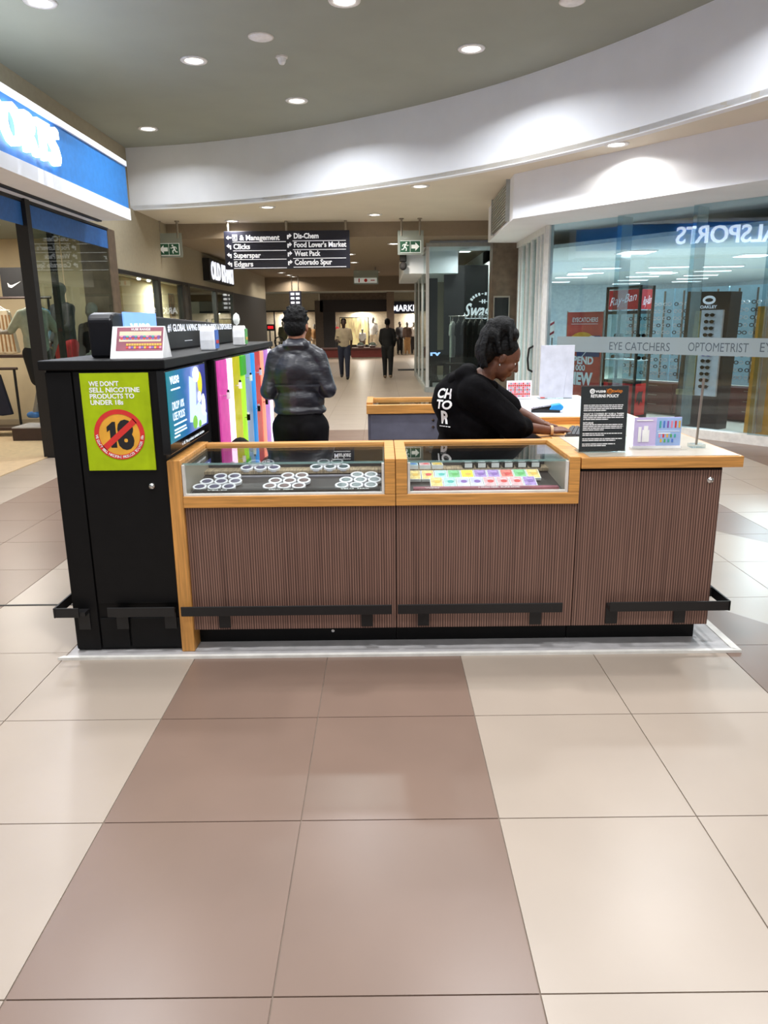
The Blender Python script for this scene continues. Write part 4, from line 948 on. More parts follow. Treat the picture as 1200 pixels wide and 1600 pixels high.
fused_part('trousers', grow(legs, .02)+[E_((-.607, 5.5, .9), (.185, .15, .14)), E_((-.66, 5.45, .85), (.1, .11, .11)), E_((-.555, 5.45, .85), (.1, .11, .11))], .011, 'trouser_black', t, smooth=5)
for f in feet: fused_part('shoe', grow(f, .012), .012, 'shoe_dark', t)
hr = lambda x, y, z: HC+HM @ Vector((x, y, z))
hair = [E_(hr(0, -.02, .055), (.087, .098, .085), HM), E_(hr(0, -.05, .0), (.08, .066, .075), HM)]
for k in range(70):
    a = rnd.uniform(0, 6.28); e = rnd.uniform(-.1, 1.45); dr = HM @ Vector((math.cos(a)*math.cos(e), math.sin(a)*math.cos(e), math.sin(e))); c = hr(0, -.02, .055)
    p = c+dr*.088; hair.append(('c', p, .013, p+dr*.009+Vector((rnd.uniform(-.008, .008), 0, .003)), .007))
fused_part('hair', hair, .0075, 'hair_black', t, smooth=2); eyes(t, HC, HM)

# ---- upright figures: distant walkers and shop mannequins (local frame, facing +y)
def upright(name, label, cat, loc, rz, h, top, bottom, skin_m, voxel, stride=0., arms=((.0, .0), (.0, .0)), head=True, hair=None, shoes='shoe_dark', sleeves=1., shorts=False, group=None, top2=None, face=True, dress=False):
    t = thing(name, label, cat, loc, rz, group=group); WORG[t.name] = Vector((0, 0, 0))
    k = h/1.75; V = lambda x, y, z: Vector((x*k, y*k, z*k))
    st = stride
    hipz = .92; L = {}
    hips = [V(-.09, 0, hipz), V(.09, 0, hipz)]
    kn = [V(-.095, .12*st+.02, .5), V(.095, -.10*st+.02, .5)]; an = [V(-.095, .2*st, .085), V(.095, -.3*st, .085+.05*abs(st))]
    legs = []
    for i in range(2): legs += [('c', hips[i], .085*k, kn[i], .058*k), ('c', kn[i], .056*k, an[i], .038*k)]
    feet = [[('c', an[i]+V(0, -.02, -.03), .04*k, an[i]+V(0, .13, -.045), .032*k)] for i in range(2)]
    sh = [V(-.172, 0, 1.41), V(.172, 0, 1.41)]; el = []; wr = []; armS = []
    for i, e in enumerate((-1, 1)):
        swing, bend = arms[i]
        el.append(sh[i]+V(e*.05, math.sin(swing)*.28, -math.cos(swing)*.28)); wr.append(el[i]+V(-e*.02*(1+3*bend), math.sin(swing+bend*1.4)*.25, -math.cos(swing+bend*1.4)*.25))
        armS += [('c', sh[i], .05*k, el[i], .04*k), ('c', el[i], .039*k, wr[i], .027*k)]
    HC = V(0, .02, 1.63); HM = frame((0, 1, -.05))
    torso = [E_(V(0, 0, 1.25), (.155*k, .1*k, .22*k)), E_(V(0, 0, 1.0), (.145*k, .1*k, .14*k)), ('c', sh[0], .05*k, sh[1], .05*k), ('c', V(0, 0, 1.38), .08*k, V(0, 0, 1.5), .05*k)]
    hs = []
    for i in range(2):
        d = wr[i]-el[i]; hs += hand_shapes(wr[i], d, (1 if i == 0 else -1, 0, 0), .17*k, .5, 1 if i == 0 else -1)
    skin = torso+legs+feet[0]+feet[1]+armS+hs
    if head: skin = skin+head_shapes(HC, HM, k)+[('c', V(0, 0, 1.46), .052*k, HC+V(0, -.015, -.05), .05*k)]
    fused_part('body', skin, voxel, skin_m, t, smooth=2)
    shirt = grow(torso[:2], .024*k)+[('c', sh[0], .06*k, sh[1], .06*k), ('c', V(-.1, 0, 1.44), .05*k, V(.1, 0, 1.44), .05*k), E_(V(0, 0, 1.08), (.17*k, .122*k, .2*k)), E_(V(0, 0, .97), (.17*k, .125*k, .1*k))]
    for i in range(2):
        shirt.append(('c', sh[i], .06*k, sh[i]+(el[i]-sh[i])*min(1, sleeves*2), .053*k))
        if sleeves > .6: shirt.append(('c', el[i], .056*k, el[i]+(wr[i]-el[i])*.92, .04*k))
    if top: fused_part('top', shirt, voxel*1.1, top, t, smooth=3)
    if bottom:
        lg = []
        for i in range(2):
            lg.append(('c', hips[i], .108*k, kn[i], .08*k) if not shorts else ('c', hips[i], .112*k, hips[i]+(kn[i]-hips[i])*.75, .1*k))
            if not shorts: lg.append(('c', kn[i], .078*k, an[i], .058*k))
        if dress: lg = [('c', V(0, 0, .95), .15*k, V(0, 0, .55), .2*k)]
        fused_part('bottoms', lg+[E_(V(0, 0, .95), (.155*k, .12*k, .12*k))], voxel*1.1, bottom, t, smooth=3)
    if shoes:
        for f in feet: fused_part('shoe', grow(f, .012*k), voxel*1.1, shoes, t)
    if hair: fused_part('hair', [E_(HC+V(0, -.02, .05), (.084*k, .1*k, .088*k)), E_(HC+V(0, -.045, .0), (.078*k, .066*k, .07*k))], voxel, hair, t)
    if head and face:
        for e in (-1, 1): MB().ell(HC+V(e*.033, .084, .008), (.011*k,)*3, nu=8, nv=6).build('eye', 'print_black', t, local=True, smooth=True)
    return t
w1 = upright('person', 'man in a beige shirt and dark trousers walking towards the kiosk holding a phone', 'person', (-1.12, 22.5, 0), R(180), 1.74, 'khaki_cloth', 'navy_cloth', 'skin_deep', .014, .75, ((-.15, .1), (.1, .95)), hair='hair_black', sleeves=.45)
MB().obox((-1.28, 22.17, 1.22), (.07, .12, .02)).build('phone', 'black_gloss', label='dark phone in the hand of the walking man in beige', cat='phone')
upright('person', 'man dressed in black standing with his back turned in the far walkway', 'person', (.16, 22.6, 0), R(-8), 1.72, 'black_cloth', 'black_cloth', 'skin_deep', .014, .35, ((.1, .5), (.1, .5)), hair='hair_black', shoes='shoe_tan')

# ================================================================== left sports shop
t = thing('shop_sign', 'big blue sports shop sign box with glowing white letters at the upper left', 'shop sign', (-4.1, 6.6, 3.05))
box(-4.65, -3.57, 1.0, 11.3, 3.05, 3.82).build('box', 'white_paint', t)
box(-3.57, -3.54, 1.0, 11.3, 3.05, 3.2).build('lower_band', 'white_paint', t); box(-3.57, -3.53, 1.0, 11.28, 3.75, 3.82).build('top_trim', 'white_paint', t)
box(-3.57, -3.556, 1.0, 11.28, 3.2, 3.75).build('blue_panel', 'sign_blue', t); box(-3.556, -4.3, 11.28, 11.29, 3.2, 3.75).build('blue_end', 'sign_blue', t)
text(MB(), 'TOTALSPORTS', (-3.52, 5.5, 3.30), Y_, Z_, .37, w=3.4, bold=.012, ext=.02).build('letters', 'letter_sport', t)
box(-4.0, -3.94, 2.0, 11.25, 3.03, 3.05).build('soffit_track', 'black_metal', t)
w = thing('window_1', 'glass shop front of the sports shop with black posts', None, (-4.2, 10.8, 0), kind='structure')
box(-4.207, -4.197, 9.42, 10.33, .06, 3.02).build('pane', 'shop_glass', w); box(-4.207, -4.197, 10.37, 12.12, .06, 3.02).build('pane', 'shop_glass', w)
box(-4.27, -4.13, 9.30, 9.42, 0, 3.05).build('post', 'black_metal', w); box(-4.6, -4.53, 10.9, 10.98, 0, 3.05).build('inner_post', 'black_metal', w)
box(-4.23, -4.17, 9.42, 12.12, 0, .06).build('sill', 'black_metal', w); box(-4.24, -4.16, 2.0, 12.12, 3.02, 3.05).build('head', 'black_metal', w)
box(-4.192, -4.18, 2.0, 12.1, 2.755, 3.01).build('trim_3', 'band_blue', **S('', 'plain blue band across the top of the sports shop glass'))
box(-9, -4.23, 2, 12.2, 0, .012).build('floor_sports', 'store_floor', **S('', 'pale wooden floor inside the sports shop'))
box(-9, -8.85, 2, 14, 0, 3.05).build('wall_sports_back', 'beige_wall', **S('', 'beige rear wall inside the sports shop'))
box(-9, -4.6, 13.4, 13.5, 0, 3.05).build('wall_sports_side', 'beige_wall', **S('', 'beige side wall inside the sports shop'))
box(-9, -4.65, 2, 13.5, 3.05, 3.12).build('ceiling_sports', 'ceiling_paint', **S('', 'ceiling inside the sports shop'))
def area_lamp(loc, size, power, col=(1, .93, .82), name='panel_light', label='', ln=None):  # unseen ceiling panels, added to brighten the shop interiors
    t = thing(name, label, 'ceiling light', loc)
    MB().box(-size/2, size/2, -size/2, size/2, -.02, 0).build('housing', 'white_plastic', t, local=True); MB().box(-size/2+.03, size/2-.03, -size/2+.03, size/2-.03, -.026, -.02).build('diffuser', 'lamp_strip', t, local=True)
    ld = bpy.data.lights.new('lamp', 'AREA'); ld.shape = 'SQUARE'; ld.size = size; ld.energy = power*LAMP; ld.color = col
    lo = bpy.data.objects.new('lamp', ld); COL.objects.link(lo); lo.parent = t; lo.location = (0, 0, -.05)
area_lamp((-6.3, 8.0, 3.05), .6, 60, label='square ceiling light inside the sports shop doorway'); area_lamp((-5.8, 11.2, 3.05), .6, 90, label='square ceiling light behind the sports shop window')
# wall fixture, poster, garments
t = thing('brand_poster', 'black square poster with a white tick mark inside the sports shop', 'poster', (-5.75, 12.2, 2.06))
box(-5.94, -5.56, 12.2, 12.22, 2.06, 2.5).build('panel', 'black_paint', t)
P = [(-.10, .03), (-.085, -.03), (-.04, -.045), (.12, .055), (-.03, -.005), (-.065, -.0), (-.08, .02)]
MB().extr(P, (-5.74, 12.195, 2.24), X, Z_, (0, -1, 0), .004).build('tick', 'print_white', t)
def rail_fix(name, label, x0, x1, y, z, legs=True):
    t = thing(name, label, 'clothes rail', ((x0+x1)/2, y, 0))
    MB().cyl((x0, y, z), (x1, y, z), .02, n=8).build('bar', 'dark_wood', t)
    for x in (x0+.05, x1-.05): MB().cyl((x, y, .012), (x, y, z), .02, n=8).build('upright', 'black_metal', t)
    box(x0, x1, y-.2, y+.2, z-.9, z-.86).build('shelf', 'dark_wood', t)
rail_fix('clothes_rail', 'dark clothes rail and shelf beside the black poster in the sports shop', -6.4, -5.1, 12.0, 2.04)
def garment(label, x, y, ztop, w, l, mat, rz=0, stripes=None, hanger=True, d=.08, group=None, kind='shirt'):
    t = thing('hanging_garment', label, 'garment', (x, y, ztop), rz, group=group)
    if kind == 'shirt': P = [(-.1*w, 0), (-.5*w, -.1*l), (-.62*w, -.38*l), (-.45*w, -.42*l), (-.4*w, -.25*l), (-.42*w, -l), (.42*w, -l), (.4*w, -.25*l), (.45*w, -.42*l), (.62*w, -.38*l), (.5*w, -.1*l), (.1*w, 0)]
    else: P = [(-.3*w, 0), (.3*w, 0), (.5*w, -l), (.25*w, -l*1.03), (0, -l), (-.25*w, -l*1.03), (-.5*w, -l)]
    c = MB().extr(P, (0, -d/2, 0), X, Z_, Y_, d).build('cloth', mat, t, local=True, bevel=.015)
    if stripes:
        q = MB()
        for i in range(7):
            u = (i-3)/3*.36*w; q.extr([(u-.012*w/.4, -.12*l), (u+.012*w/.4, -.12*l), (u*1.2+.012*w/.4, -.97*l), (u*1.2-.012*w/.4, -.97*l)], (0, -d/2-.003, 0), X, Z_, Y_, .003)
        q.build('stripes', stripes, c, local=True)
    if hanger: MB().tube([(-.35*w, 0, -.04), (0, 0, .05), (.35*w, 0, -.04)], .008, 6).tube([(0, 0, .05), (0, 0, .1), (.02, 0, .13)], .006, 6).build('hanger', 'steel', t, local=True)
garment('cream pleated garment hanging at the far left edge in the sports shop', -5.62, 11.4, 1.85, .42, .62, 'cream_cloth', 0, 'tan_cloth', kind='skirt', d=.12)
garment('dark jacket hanging above the cream garment in the sports shop', -6.05, 12.0, 1.9, .5, .7, 'charcoal_cloth')
garment('blue striped shorts hanging low behind the sage mannequin', -4.98, 11.25, .98, .36, .5, 'blue_cloth', R(10), 'white_cloth', kind='skirt', hanger=False, d=.1)
garment('navy garment hanging behind the legs of the sage mannequin', -5.9, 11.35, .92, .6, .6, 'navy_cloth', 0, kind='skirt', hanger=False)
garment('pale blue shirt hanging behind the black glass post', -5.35, 11.95, 1.9, .5, .6, 'blue_cloth', R(20))
for x in (-5.9, ): rail_fix('clothes_rail', 'low dark rail holding the navy garments in the sports shop', -6.7, -5.45, 11.35, 1.0)
t = thing('plinth', 'dark low plinth under the running mannequin in the sports shop', 'plinth', (-4.95, 11.1, 0))
box(-5.33, -4.62, 10.7, 11.25, .012, .19).build('body', 'dark_wood', t); box(-5.33, -4.62, 10.7, 11.25, .19, .205).build('top', 'grey_base', t)
upright('mannequin', 'running mannequin in a sage top and black shorts with blue trainers', 'mannequin', (-4.95, 10.98, .205), R(60), 1.95, 'sage_cloth', 'black_cloth', 'mannequin_grey', .02, -1.1, ((.7, .6), (-.6, .6)), head=False, shoes='shoe_blue', sleeves=.45, shorts=True)
t = thing('plinth', 'dark plinth under the red shorts mannequin behind the sports shop glass', 'plinth', (-4.77, 11.5, 0))
box(-5.03, -4.63, 11.52, 11.92, .012, .29).build('body', 'dark_wood', t); box(-5.03, -4.63, 11.52, 11.92, .29, .3).build('top', 'grey_base', t)
upright('mannequin', 'mannequin in red shorts and a grey top behind the sports shop glass', 'mannequin', (-4.83, 11.72, .3), R(150), 1.95, 'charcoal_cloth', 'red_cloth', 'mannequin_grey', .02, .5, ((.3, .9), (-.2, .7)), head=True, shoes='shoe_dark', sleeves=.9, shorts=True, face=False)
upright('mannequin', 'dark clothed mannequin by the brown stone pier in the sports shop', 'mannequin', (-4.46, 11.93, .012), R(170), 1.95, 'charcoal_cloth', 'black_cloth', 'mannequin_grey', .02, .2, ((.2, .8), (0, .6)), head=True, sleeves=1., face=False)

# ================================================================== left fashion shop beyond the pier
w = thing('window_2', 'row of black framed windows of the fashion shop beyond the pier', None, (-4.62, 18.5, 0), kind='structure')
ys = [12.45, 16.1, 18.0, 18.55, 21.6, 24.0]
for a, b_ in zip(ys[:-1], ys[1:]):
    if b_ == 18.55: continue
    box(-4.64, -4.625, a, b_, .1, 2.56).build('pane', 'shop_glass', w)
for y in ys[1:]: box(-4.7, -4.58, y-.08, y+.1, 0, 2.56).build('post', 'black_metal', w)
box(-4.7, -4.585, 12.45, 24.1, 2.5, 2.57).build('head', 'black_metal', w); box(-4.7, -4.585, 12.45, 24.1, 0, .1).build('sill', 'black_metal', w)
box(-4.75, -4.59, 24.1, 30.7, 0, 2.56).build('wall_left_end', 'black_paint', **S('', 'black wall panel at the end of the beige left bulkhead'))
box(-8.2, -8.1, 13.5, 31, 0, 3.0).build('wall_fashion_back', 'beige_wall', **S('', 'beige rear wall of the fashion shop')); box(-8.2, -4.75, 13.5, 30.7, 2.75, 2.8).build('ceiling_fashion', 'ceiling_low', **S('', 'ceiling inside the fashion shop'))
box(-8.2, -4.7, 13.5, 30.7, 0, .012).build('floor_fashion', 'store_floor', **S('', 'floor inside the fashion shop'))
box(-6.3, -6.2, 13.6, 16.6, 0, 2.74).build('wall_fashion_divider', 'beige_wall', **S('', 'low cream divider behind the first fashion shop window')); box(-6.3, -6.2, 18.6, 23.8, 0, 2.74).build('wall_fashion_screen', 'beige_wall', **S('', 'cream screen behind the second fashion shop window'))
area_lamp((-5.6, 15.0, 2.75), .5, 170, label='square light in the first fashion shop window'); area_lamp((-5.5, 21, 2.75), .5, 300, label='square light in the second fashion shop window')
for i, (x, y, l) in enumerate([(-5.2, 13.9, 'first'), (-5.2, 14.6, 'second'), (-5.2, 15.3, 'third'), (-5.2, 16.8, 'fourth'), (-5.2, 17.5, 'fifth')]):
    t = thing('track_spot', '%s black spotlight along the ceiling inside the fashion shop window' % l, 'spotlight', (x, y, 2.75), group='track spotlights')
    MB().cyl((0, 0, 0), (0, 0, -.08), .012, n=8).build('stem', 'black_metal', t, local=True); MB().cyl((0, .06, -.06), (.02, -.1, -.17), .05, n=12).build('can', 'black_metal', t, local=True); MB().cyl((.0203, -.1022, -.1715), (.021, -.106, -.175), .042, n=12).build('lens', 'lamp_white', t, local=True)
t = thing('poster', 'tall sepia fashion poster in the narrow window', 'poster', (-4.9, 18.3, .5)); box(-4.95, -4.93, 18.1, 18.5, .03, 2.3).build('sheet', mk('sepia', (196, 150, 110), .5, var=.35, scale=5), t); box(-4.96, -4.95, 18.08, 18.52, .012, 2.32).build('frame', 'black_metal', t)
t = thing('sale_card', 'small red sale card in the second fashion shop window', 'card', (-4.9, 19.3, 1.6)); box(-4.95, -4.94, 19.0, 19.7, 1.6, 1.75).build('card', 'print_red', t); box(-4.96, -4.95, 19.3, 19.4, .012, 1.75).build('support', 'black_metal', t)
t = thing('shop_sign', 'projecting black sign with stacked white letters on the beige left wall', 'shop sign', (-4.5, 21.8, 2.7))
box(-4.6, -4.42, 20.2, 23.4, 2.72, 3.27).build('box', 'black_paint', t)
text(MB(), 'OLD KHAKI', (-4.41, 20.35, 2.78), Y_, Z_, .42, w=2.9, bold=.03, ext=.01).build('letters', 'letter_soft', t)

# ================================================================== far shops
w = thing('window_3', 'far shop fronts at the end of the walkway', None, (-1.5, 38.3, 0), kind='structure')
box(-9, -3.1, 38.25, 38.4, 2.22, 3.05).build('cream_header', 'warm_wall', w); box(-3.05, .3, 38.2, 38.4, 2.15, 2.72).build('dark_header', mk('header_brown', (34, 26, 28), .5), w); box(-3.05, .3, 38.25, 38.4, 2.72, 3.05).build('upper_panel', 'stone_column', w)
box(-3.3, -2.9, 38.2, 38.4, 0, 2.7).build('pier', mk('pier_brown', (78, 66, 56), .5), w); box(-2.9, -2.3, 38.22, 38.36, 0, 2.15).build('grey_panel', 'charcoal_cloth', w)
box(-5.35, -5.29, 38.2, 38.35, 0, 2.25).build('post', 'black_metal', w); box(-6.1, -6.04, 38.2, 38.35, 0, 2.25).build('post', 'black_metal', w); box(-9, -3.3, 38.2, 38.32, 2.18, 2.25).build('head', 'black_metal', w)
box(.62, 5, 38.15, 38.4, 2.04, 2.62).build('navy_header', 'sign_navy', w); box(.62, 5, 38.2, 38.4, 2.62, 3.05).build('upper_panel', 'warm_wall', w)
box(.24, .6, 37.4, 37.8, 0, 3.05).build('wall_far_column', mk('pillar', (124, 106, 90), .6), **S('', 'plain brown column at the far end of the walkway'))
t = thing('shop_sign', 'glowing white letters on the navy header at the far end', 'shop sign', (1.4, 38.1, 2.1)); text(MB(), 'MARKHAM', (.55, 38.13, 2.16), X, Z_, .29, w=1.75, bold=.015, ext=.015).build('letters', 'letter_far', t); box(.5, 2.4, 38.14, 38.15, 2.12, 2.5).build('backing', 'sign_navy', t)
box(-9, 6, 38.42, 39.25, 2.2, 2.24).build('ceiling_far_shops', 'ceiling_low', **S('', 'ceiling inside the far shop windows')); box(-9, 6, 39.2, 39.25, 0, 2.2).build('wall_far_inner', mk('far_inner', (204, 192, 170), .8), **S('', 'bright rear wall of the far shop windows'))
for x, y, p, l in ((-4.6, 38.9, 40, 'left white'), (-1.0, 38.9, 40, 'middle dark'), (1.8, 38.9, 40, 'right navy')): area_lamp((x, y, 2.2), .3, p*2.6, label='ceiling light inside the %s far shop' % l)
t = thing('display_poster', 'glowing white and gold display board in the far dark shop window', 'display board', (-1.3, 38.8, 1.0)); box(-2.1, -.7, 38.9, 38.95, .55, 1.86).build('board', mk('glow_board', (235, 205, 150), .5, var=.4, scale=3, emit=(235, 200, 140), es=.6, stretch=(2, 1, .6)), t); box(-2.14, -.66, 38.95, 38.98, 0, 1.9).build('frame', 'black_metal', t); MB().box(-1.98, -1.9, 38.89, 38.9, 1.3, 1.4).box(-1.98, -1.82, 38.89, 38.9, 1.15, 1.2).box(-1.98, -1.85, 38.89, 38.9, 1.0, 1.05).build('white_mark', 'cut_white', t)
far = [(-4.95, .0, 1.75, 'olive_cloth', 'olive_cloth', 'camouflage coated mannequin in the far white shop'), (-4.5, 0, 1.6, 'white_cloth', 'olive_cloth', 'pale topped mannequin beside the camouflage one in the far white shop'), (-3.75, 0, 1.7, 'tan_cloth', 'tan_cloth', 'tan dressed mannequin in the far white shop'), (-3.42, 0, 1.6, 'tan_cloth', 'cream_cloth', 'short tan mannequin next to the far brown pier'),
       (-2.35, 0, 1.72, 'red_cloth', 'charcoal_cloth', 'mannequin in a red and white top in the far dark shop'), (-.45, 0, 1.9, 'white_cloth', 'cream_cloth', 'mannequin in a white shirt in the far dark shop'), (-.98, 0, 1.35, 'white_cloth', 'brown_cloth', 'small mannequin in a white striped top in the far dark shop'), (.9, 0, 1.65, 'charcoal_cloth', 'black_cloth', 'figure with dark hair in the far navy shop doorway'), (1.27, 0, 1.65, 'brown_cloth', 'tan_cloth', 'brown and tan dressed mannequin in the far navy shop'), (1.62, 0, 1.7, 'white_cloth', 'charcoal_cloth', 'white topped mannequin at the right of the far navy shop')]
for i, (x, z, h, a, b_, l) in enumerate(far):
    upright('mannequin', l, 'mannequin', (x, 38.55+.4*(i % 2), z+.0), R(180+20*math.sin(i*2)), h, a, b_, 'mannequin_grey' if i not in (7,) else 'skin_deep', .034, .1, ((.1, .3), (0, .3)), shoes=None, hair='hair_black' if i == 7 else None, sleeves=.9 if i in (0, 2, 4, 7, 8) else .5, face=False)
t = thing('red_ticker', 'small red lit ticker in the far left shop', 'ticker', (-5.65, 38.6, 0)); box(-5.66, -5.6, 38.6, 38.63, 0, 1.28).build('stand', 'black_metal', t); box(-5.85, -5.4, 38.6, 38.63, 1.28, 1.6).build('case', 'black_paint', t); box(-5.72, -5.45, 38.59, 38.6, 1.38, 1.52).build('digits', emi('led_red', (230, 30, 40), 1.2), t)
t = thing('bicycle_wheel', 'dark spoked wheel display in the far left shop', 'wheel', (-5.1, 38.0, .4)); ring(-5.1, .75, .2, .26, 38.0).build('tyre', 'black_paint', t); MB().box(-5.32, -4.88, 38.0, 38.01, .74, .76).box(-5.11, -5.09, 38.0, 38.01, .53, .97).build('spokes', 'steel', t); MB().box(-5.13, -5.07, 37.98, 38.05, 0, .76).build('stand', 'black_metal', t)
def palm(x, y, z, label):
    t = thing('potted_palm', label, 'potted plant', (x, y, z)); MB().lathe((x, y, z), [(0, 0), (.12, 0), (.16, .3), (.14, .3), (0, .26)], 12).build('pot', 'dark_wood', t); MB().cyl((x, y, z+.25), (x, y, z+1.25), .02, n=6).build('stem', 'tan_cloth', t)
    for k in range(10):
        a = 2*math.pi*k/10; d = Vector((math.cos(a), math.sin(a), 0)); p0 = Vector((x, y, z+1.2)); p1 = p0+d*.2+Z_*.18; p2 = p0+d*.42-Z_*.02; s = Vector((-d.y, d.x, 0))*.03
        MB().add([p0, p1+s, p2, p1-s], [(0, 1, 2, 3)]).build('leaf', mk('leaf_dark', (44, 54, 38), .6), t)
palm(-3.95, 38.0, 0, 'small potted palm in front of the far white shop')
def bench(x0, x1, label):
    t = thing('seat_block', label, 'bench', ((x0+x1)/2, 35.8, 0)); box(x0, x1, 35.5, 36.1, .06, .42).build('base', 'maroon', t); box(x0-.03, x1+.03, 35.46, 36.14, .42, .5).build('cushion', mk('seat_brown', (72, 42, 38), .5), t, bevel=.02); box(x0+.04, x1-.04, 35.55, 36.05, 0, .06).build('plinth', 'steel', t)
bench(-3.6, -1.75, 'long maroon seat block at the far left of the walkway end'); bench(-1.45, .2, 'long maroon seat block behind the two walking men')
for x, l in ((-1.0, 'left'), (-.45, 'right')):
    t = thing('planter_bowl', 'silver bowl on the far maroon seat block, %s one' % l, 'bowl', (x, 35.8, .5)); MB().lathe((x, 35.8, .5), [(0, 0), (.12, 0), (.24, .12), (.22, .12), (0, .04)], 16).build('bowl', 'chrome', t, smooth=True); MB().ell((x, 35.8, .64), (.16, .16, .1)).build('foliage', 'leaf_dark', t, smooth=True)
t = thing('caution_tag', 'small yellow block on the far left maroon seat', 'tag', (-1.98, 35.7, .5)); MB().extr([(-.1, 0), (.1, 0), (.06, .14), (-.06, .14)], (-1.98, 35.6, .5), X, Z_, Y_, .1).build('block', 'pk_yellow', t); box(-2.03, -1.93, 35.59, 35.6, .53, .56).build('stripe', 'print_black', t)
t = thing('floor_mat', 'dark mat on the floor near the black clothing shop', 'mat', (1.0, 26.5, 0)); box(.55, 1.6, 26.2, 26.9, .001, .012).build('pile', 'black_cloth', t); MB().box(.53, 1.62, 26.18, 26.2, .001, .014).box(.53, 1.62, 26.9, 26.92, .001, .014).build('border', 'charcoal_cloth', t)

# ================================================================== black clothing shop on the right
w = thing('window_4', 'glass corner of the black clothing shop', None, (1.1, 17.9, 0), kind='structure')
box(1.1, 2.72, 17.86, 17.875, .12, 3.3).build('pane', 'shop_glass', w)
for a, b_ in ((17.95, 19.8), (19.86, 21.7), (21.76, 23.7)): box(1.045, 1.06, a, b_, .12, 3.2).build('pane', 'shop_glass', w)
box(1.02, 2.75, 17.8, 17.92, 0, .12).build('sill', 'alu_grey', w); box(1.0, 1.1, 17.9, 23.8, 0, .12).build('sill', 'alu_grey', w)
box(1.02, 1.09, 17.83, 17.9, .12, 3.3).build('corner_post', 'alu_white', w); box(1.02, 2.75, 17.82, 17.9, 3.26, 3.34).build('head', 'alu_grey', w)
for y in (19.8, 21.7, 23.7): box(1.02, 1.08, y, y+.07, .1, 3.2).build('post', 'alu_white', w)
box(1.02, 1.08, 17.9, 23.8, 3.2, 3.27).build('head', 'alu_grey', w); box(1.02, 1.4, 23.77, 24.3, 0, HD).build('end_pier', 'alu_grey', w)
box(.55, 1.9, 19.4, 24.3, 2.78, HD).build('wall_clothing_fascia', 'white_paint', **S('', 'pale grey fascia block above the side of the black clothing shop')); box(1.12, 2.75, 17.95, 19.4, 3.3, HD+.02).build('trim_4', 'white_paint', **S('', 'soffit behind the clothing shop glass'))
t = thing('security_camera', 'black security camera under the pale fascia by the exit sign', 'camera', (.5, 19.3, 2.85)); box(.46, .62, 19.2, 19.4, 3.05, 3.36).build('housing', 'black_paint', t, bevel=.02); MB().ell((.54, 19.25, 2.95), (.09, .09, .1)).build('dome', 'charcoal_cloth', t, smooth=True)
box(1.6, 2.72, 19.9, 20.0, 0, 3.0).build('wall_clothing_back', 'black_paint', **S('', 'black rear wall of the clothing shop')); box(1.3, 1.55, 21.5, 21.6, 0, 2.9).build('wall_clothing_panel', 'black_paint', **S('', 'black panel deeper in the clothing shop'))
box(1.1, 2.72, 23.6, 23.7, 0, 3.2).build('wall_clothing_end', 'warm_wall', **S('', 'pale rear wall of the clothing shop')); box(1.1, 2.72, 17.92, 23.6, 0, .012).build('floor_clothing', 'grey_base', **S('', 'floor inside the clothing shop')); box(2.72, 2.8, 15.45, 27, 0, HL).build('wall_right_party', 'white_paint', **S('', 'party wall between the clothing shop and the optician'))
area_lamp((2.0, 18.8, 3.25), .3, 22, (1, 1, 1), label='small ceiling light in the black clothing shop')
t = thing('wall_logo', 'white script lettering on the black rear wall of the clothing shop', 'wall lettering', (2.4, 19.88, 1.75))
q = MB(); text(q, 'Swag', (2.1, 19.89, 1.73), X, Z_, .33, w=.66, bold=.02, slant=.28, ext=.01); q.box(2.15, 2.75, 19.885, 19.895, 1.68, 1.7)
q.build('script', 'letter_dim', t)
q = MB()
for k in range(9):
    a = R(150-k*13.5); c = (2.62+.36*math.cos(a), 19.89, 2.02+.28*math.sin(a)); q.obox(c, (.05, .008, .07 if k != 4 else .02), Matrix.Rotation(-(a-math.pi/2), 3, 'Y'))
q.box(2.5, 2.75, 19.885, 19.895, 2.1, 2.115).box(2.57, 2.6, 19.885, 19.895, 2.06, 2.16).box(2.63, 2.66, 19.885, 19.895, 2.06, 2.16).build('arched_caption', 'letter_dim', t)
t = thing('clothes_rail', 'chrome clothes rail inside the black clothing shop window', 'clothes rail', (2.1, 18.7, 0))
MB().cyl((1.62, 18.7, 1.74), (2.65, 18.7, 1.74), .014, n=8).build('bar', 'chrome', t)
for x in (1.66, 2.6): MB().cyl((x, 18.7, .012), (x, 18.7, 1.74), .014, n=8).build('upright', 'chrome', t)
for i, (c, nm) in enumerate([('white_cloth', 'white'), ('black_cloth', 'black'), ('charcoal_cloth', 'charcoal'), ('black_cloth', 'black'), ('black_cloth', 'black'), ('charcoal_cloth', 'charcoal')]):
    garment('%s shirt, %s from the left on the rail of the black clothing shop' % (nm, nth[i]), 1.72+i*.14, 18.7, 1.62, .42, .85, c, R(68), None, True, .05, 'shirts on the clothing shop rail')
t = thing('display_table', 'dark display table with caps inside the black clothing shop window', 'display table', (1.55, 18.35, 0)); box(1.15, 2.0, 18.1, 18.6, .6, .64).build('table_top', 'black_paint', t); box(1.2, 1.95, 18.15, 18.55, .2, .24).build('shelf', 'black_paint', t)
for x, y in ((1.18, 18.13), (1.97, 18.13), (1.18, 18.57), (1.97, 18.57)): MB().cyl((x, y, .012), (x, y, .6), .018, n=8).build('leg', 'black_metal', t)
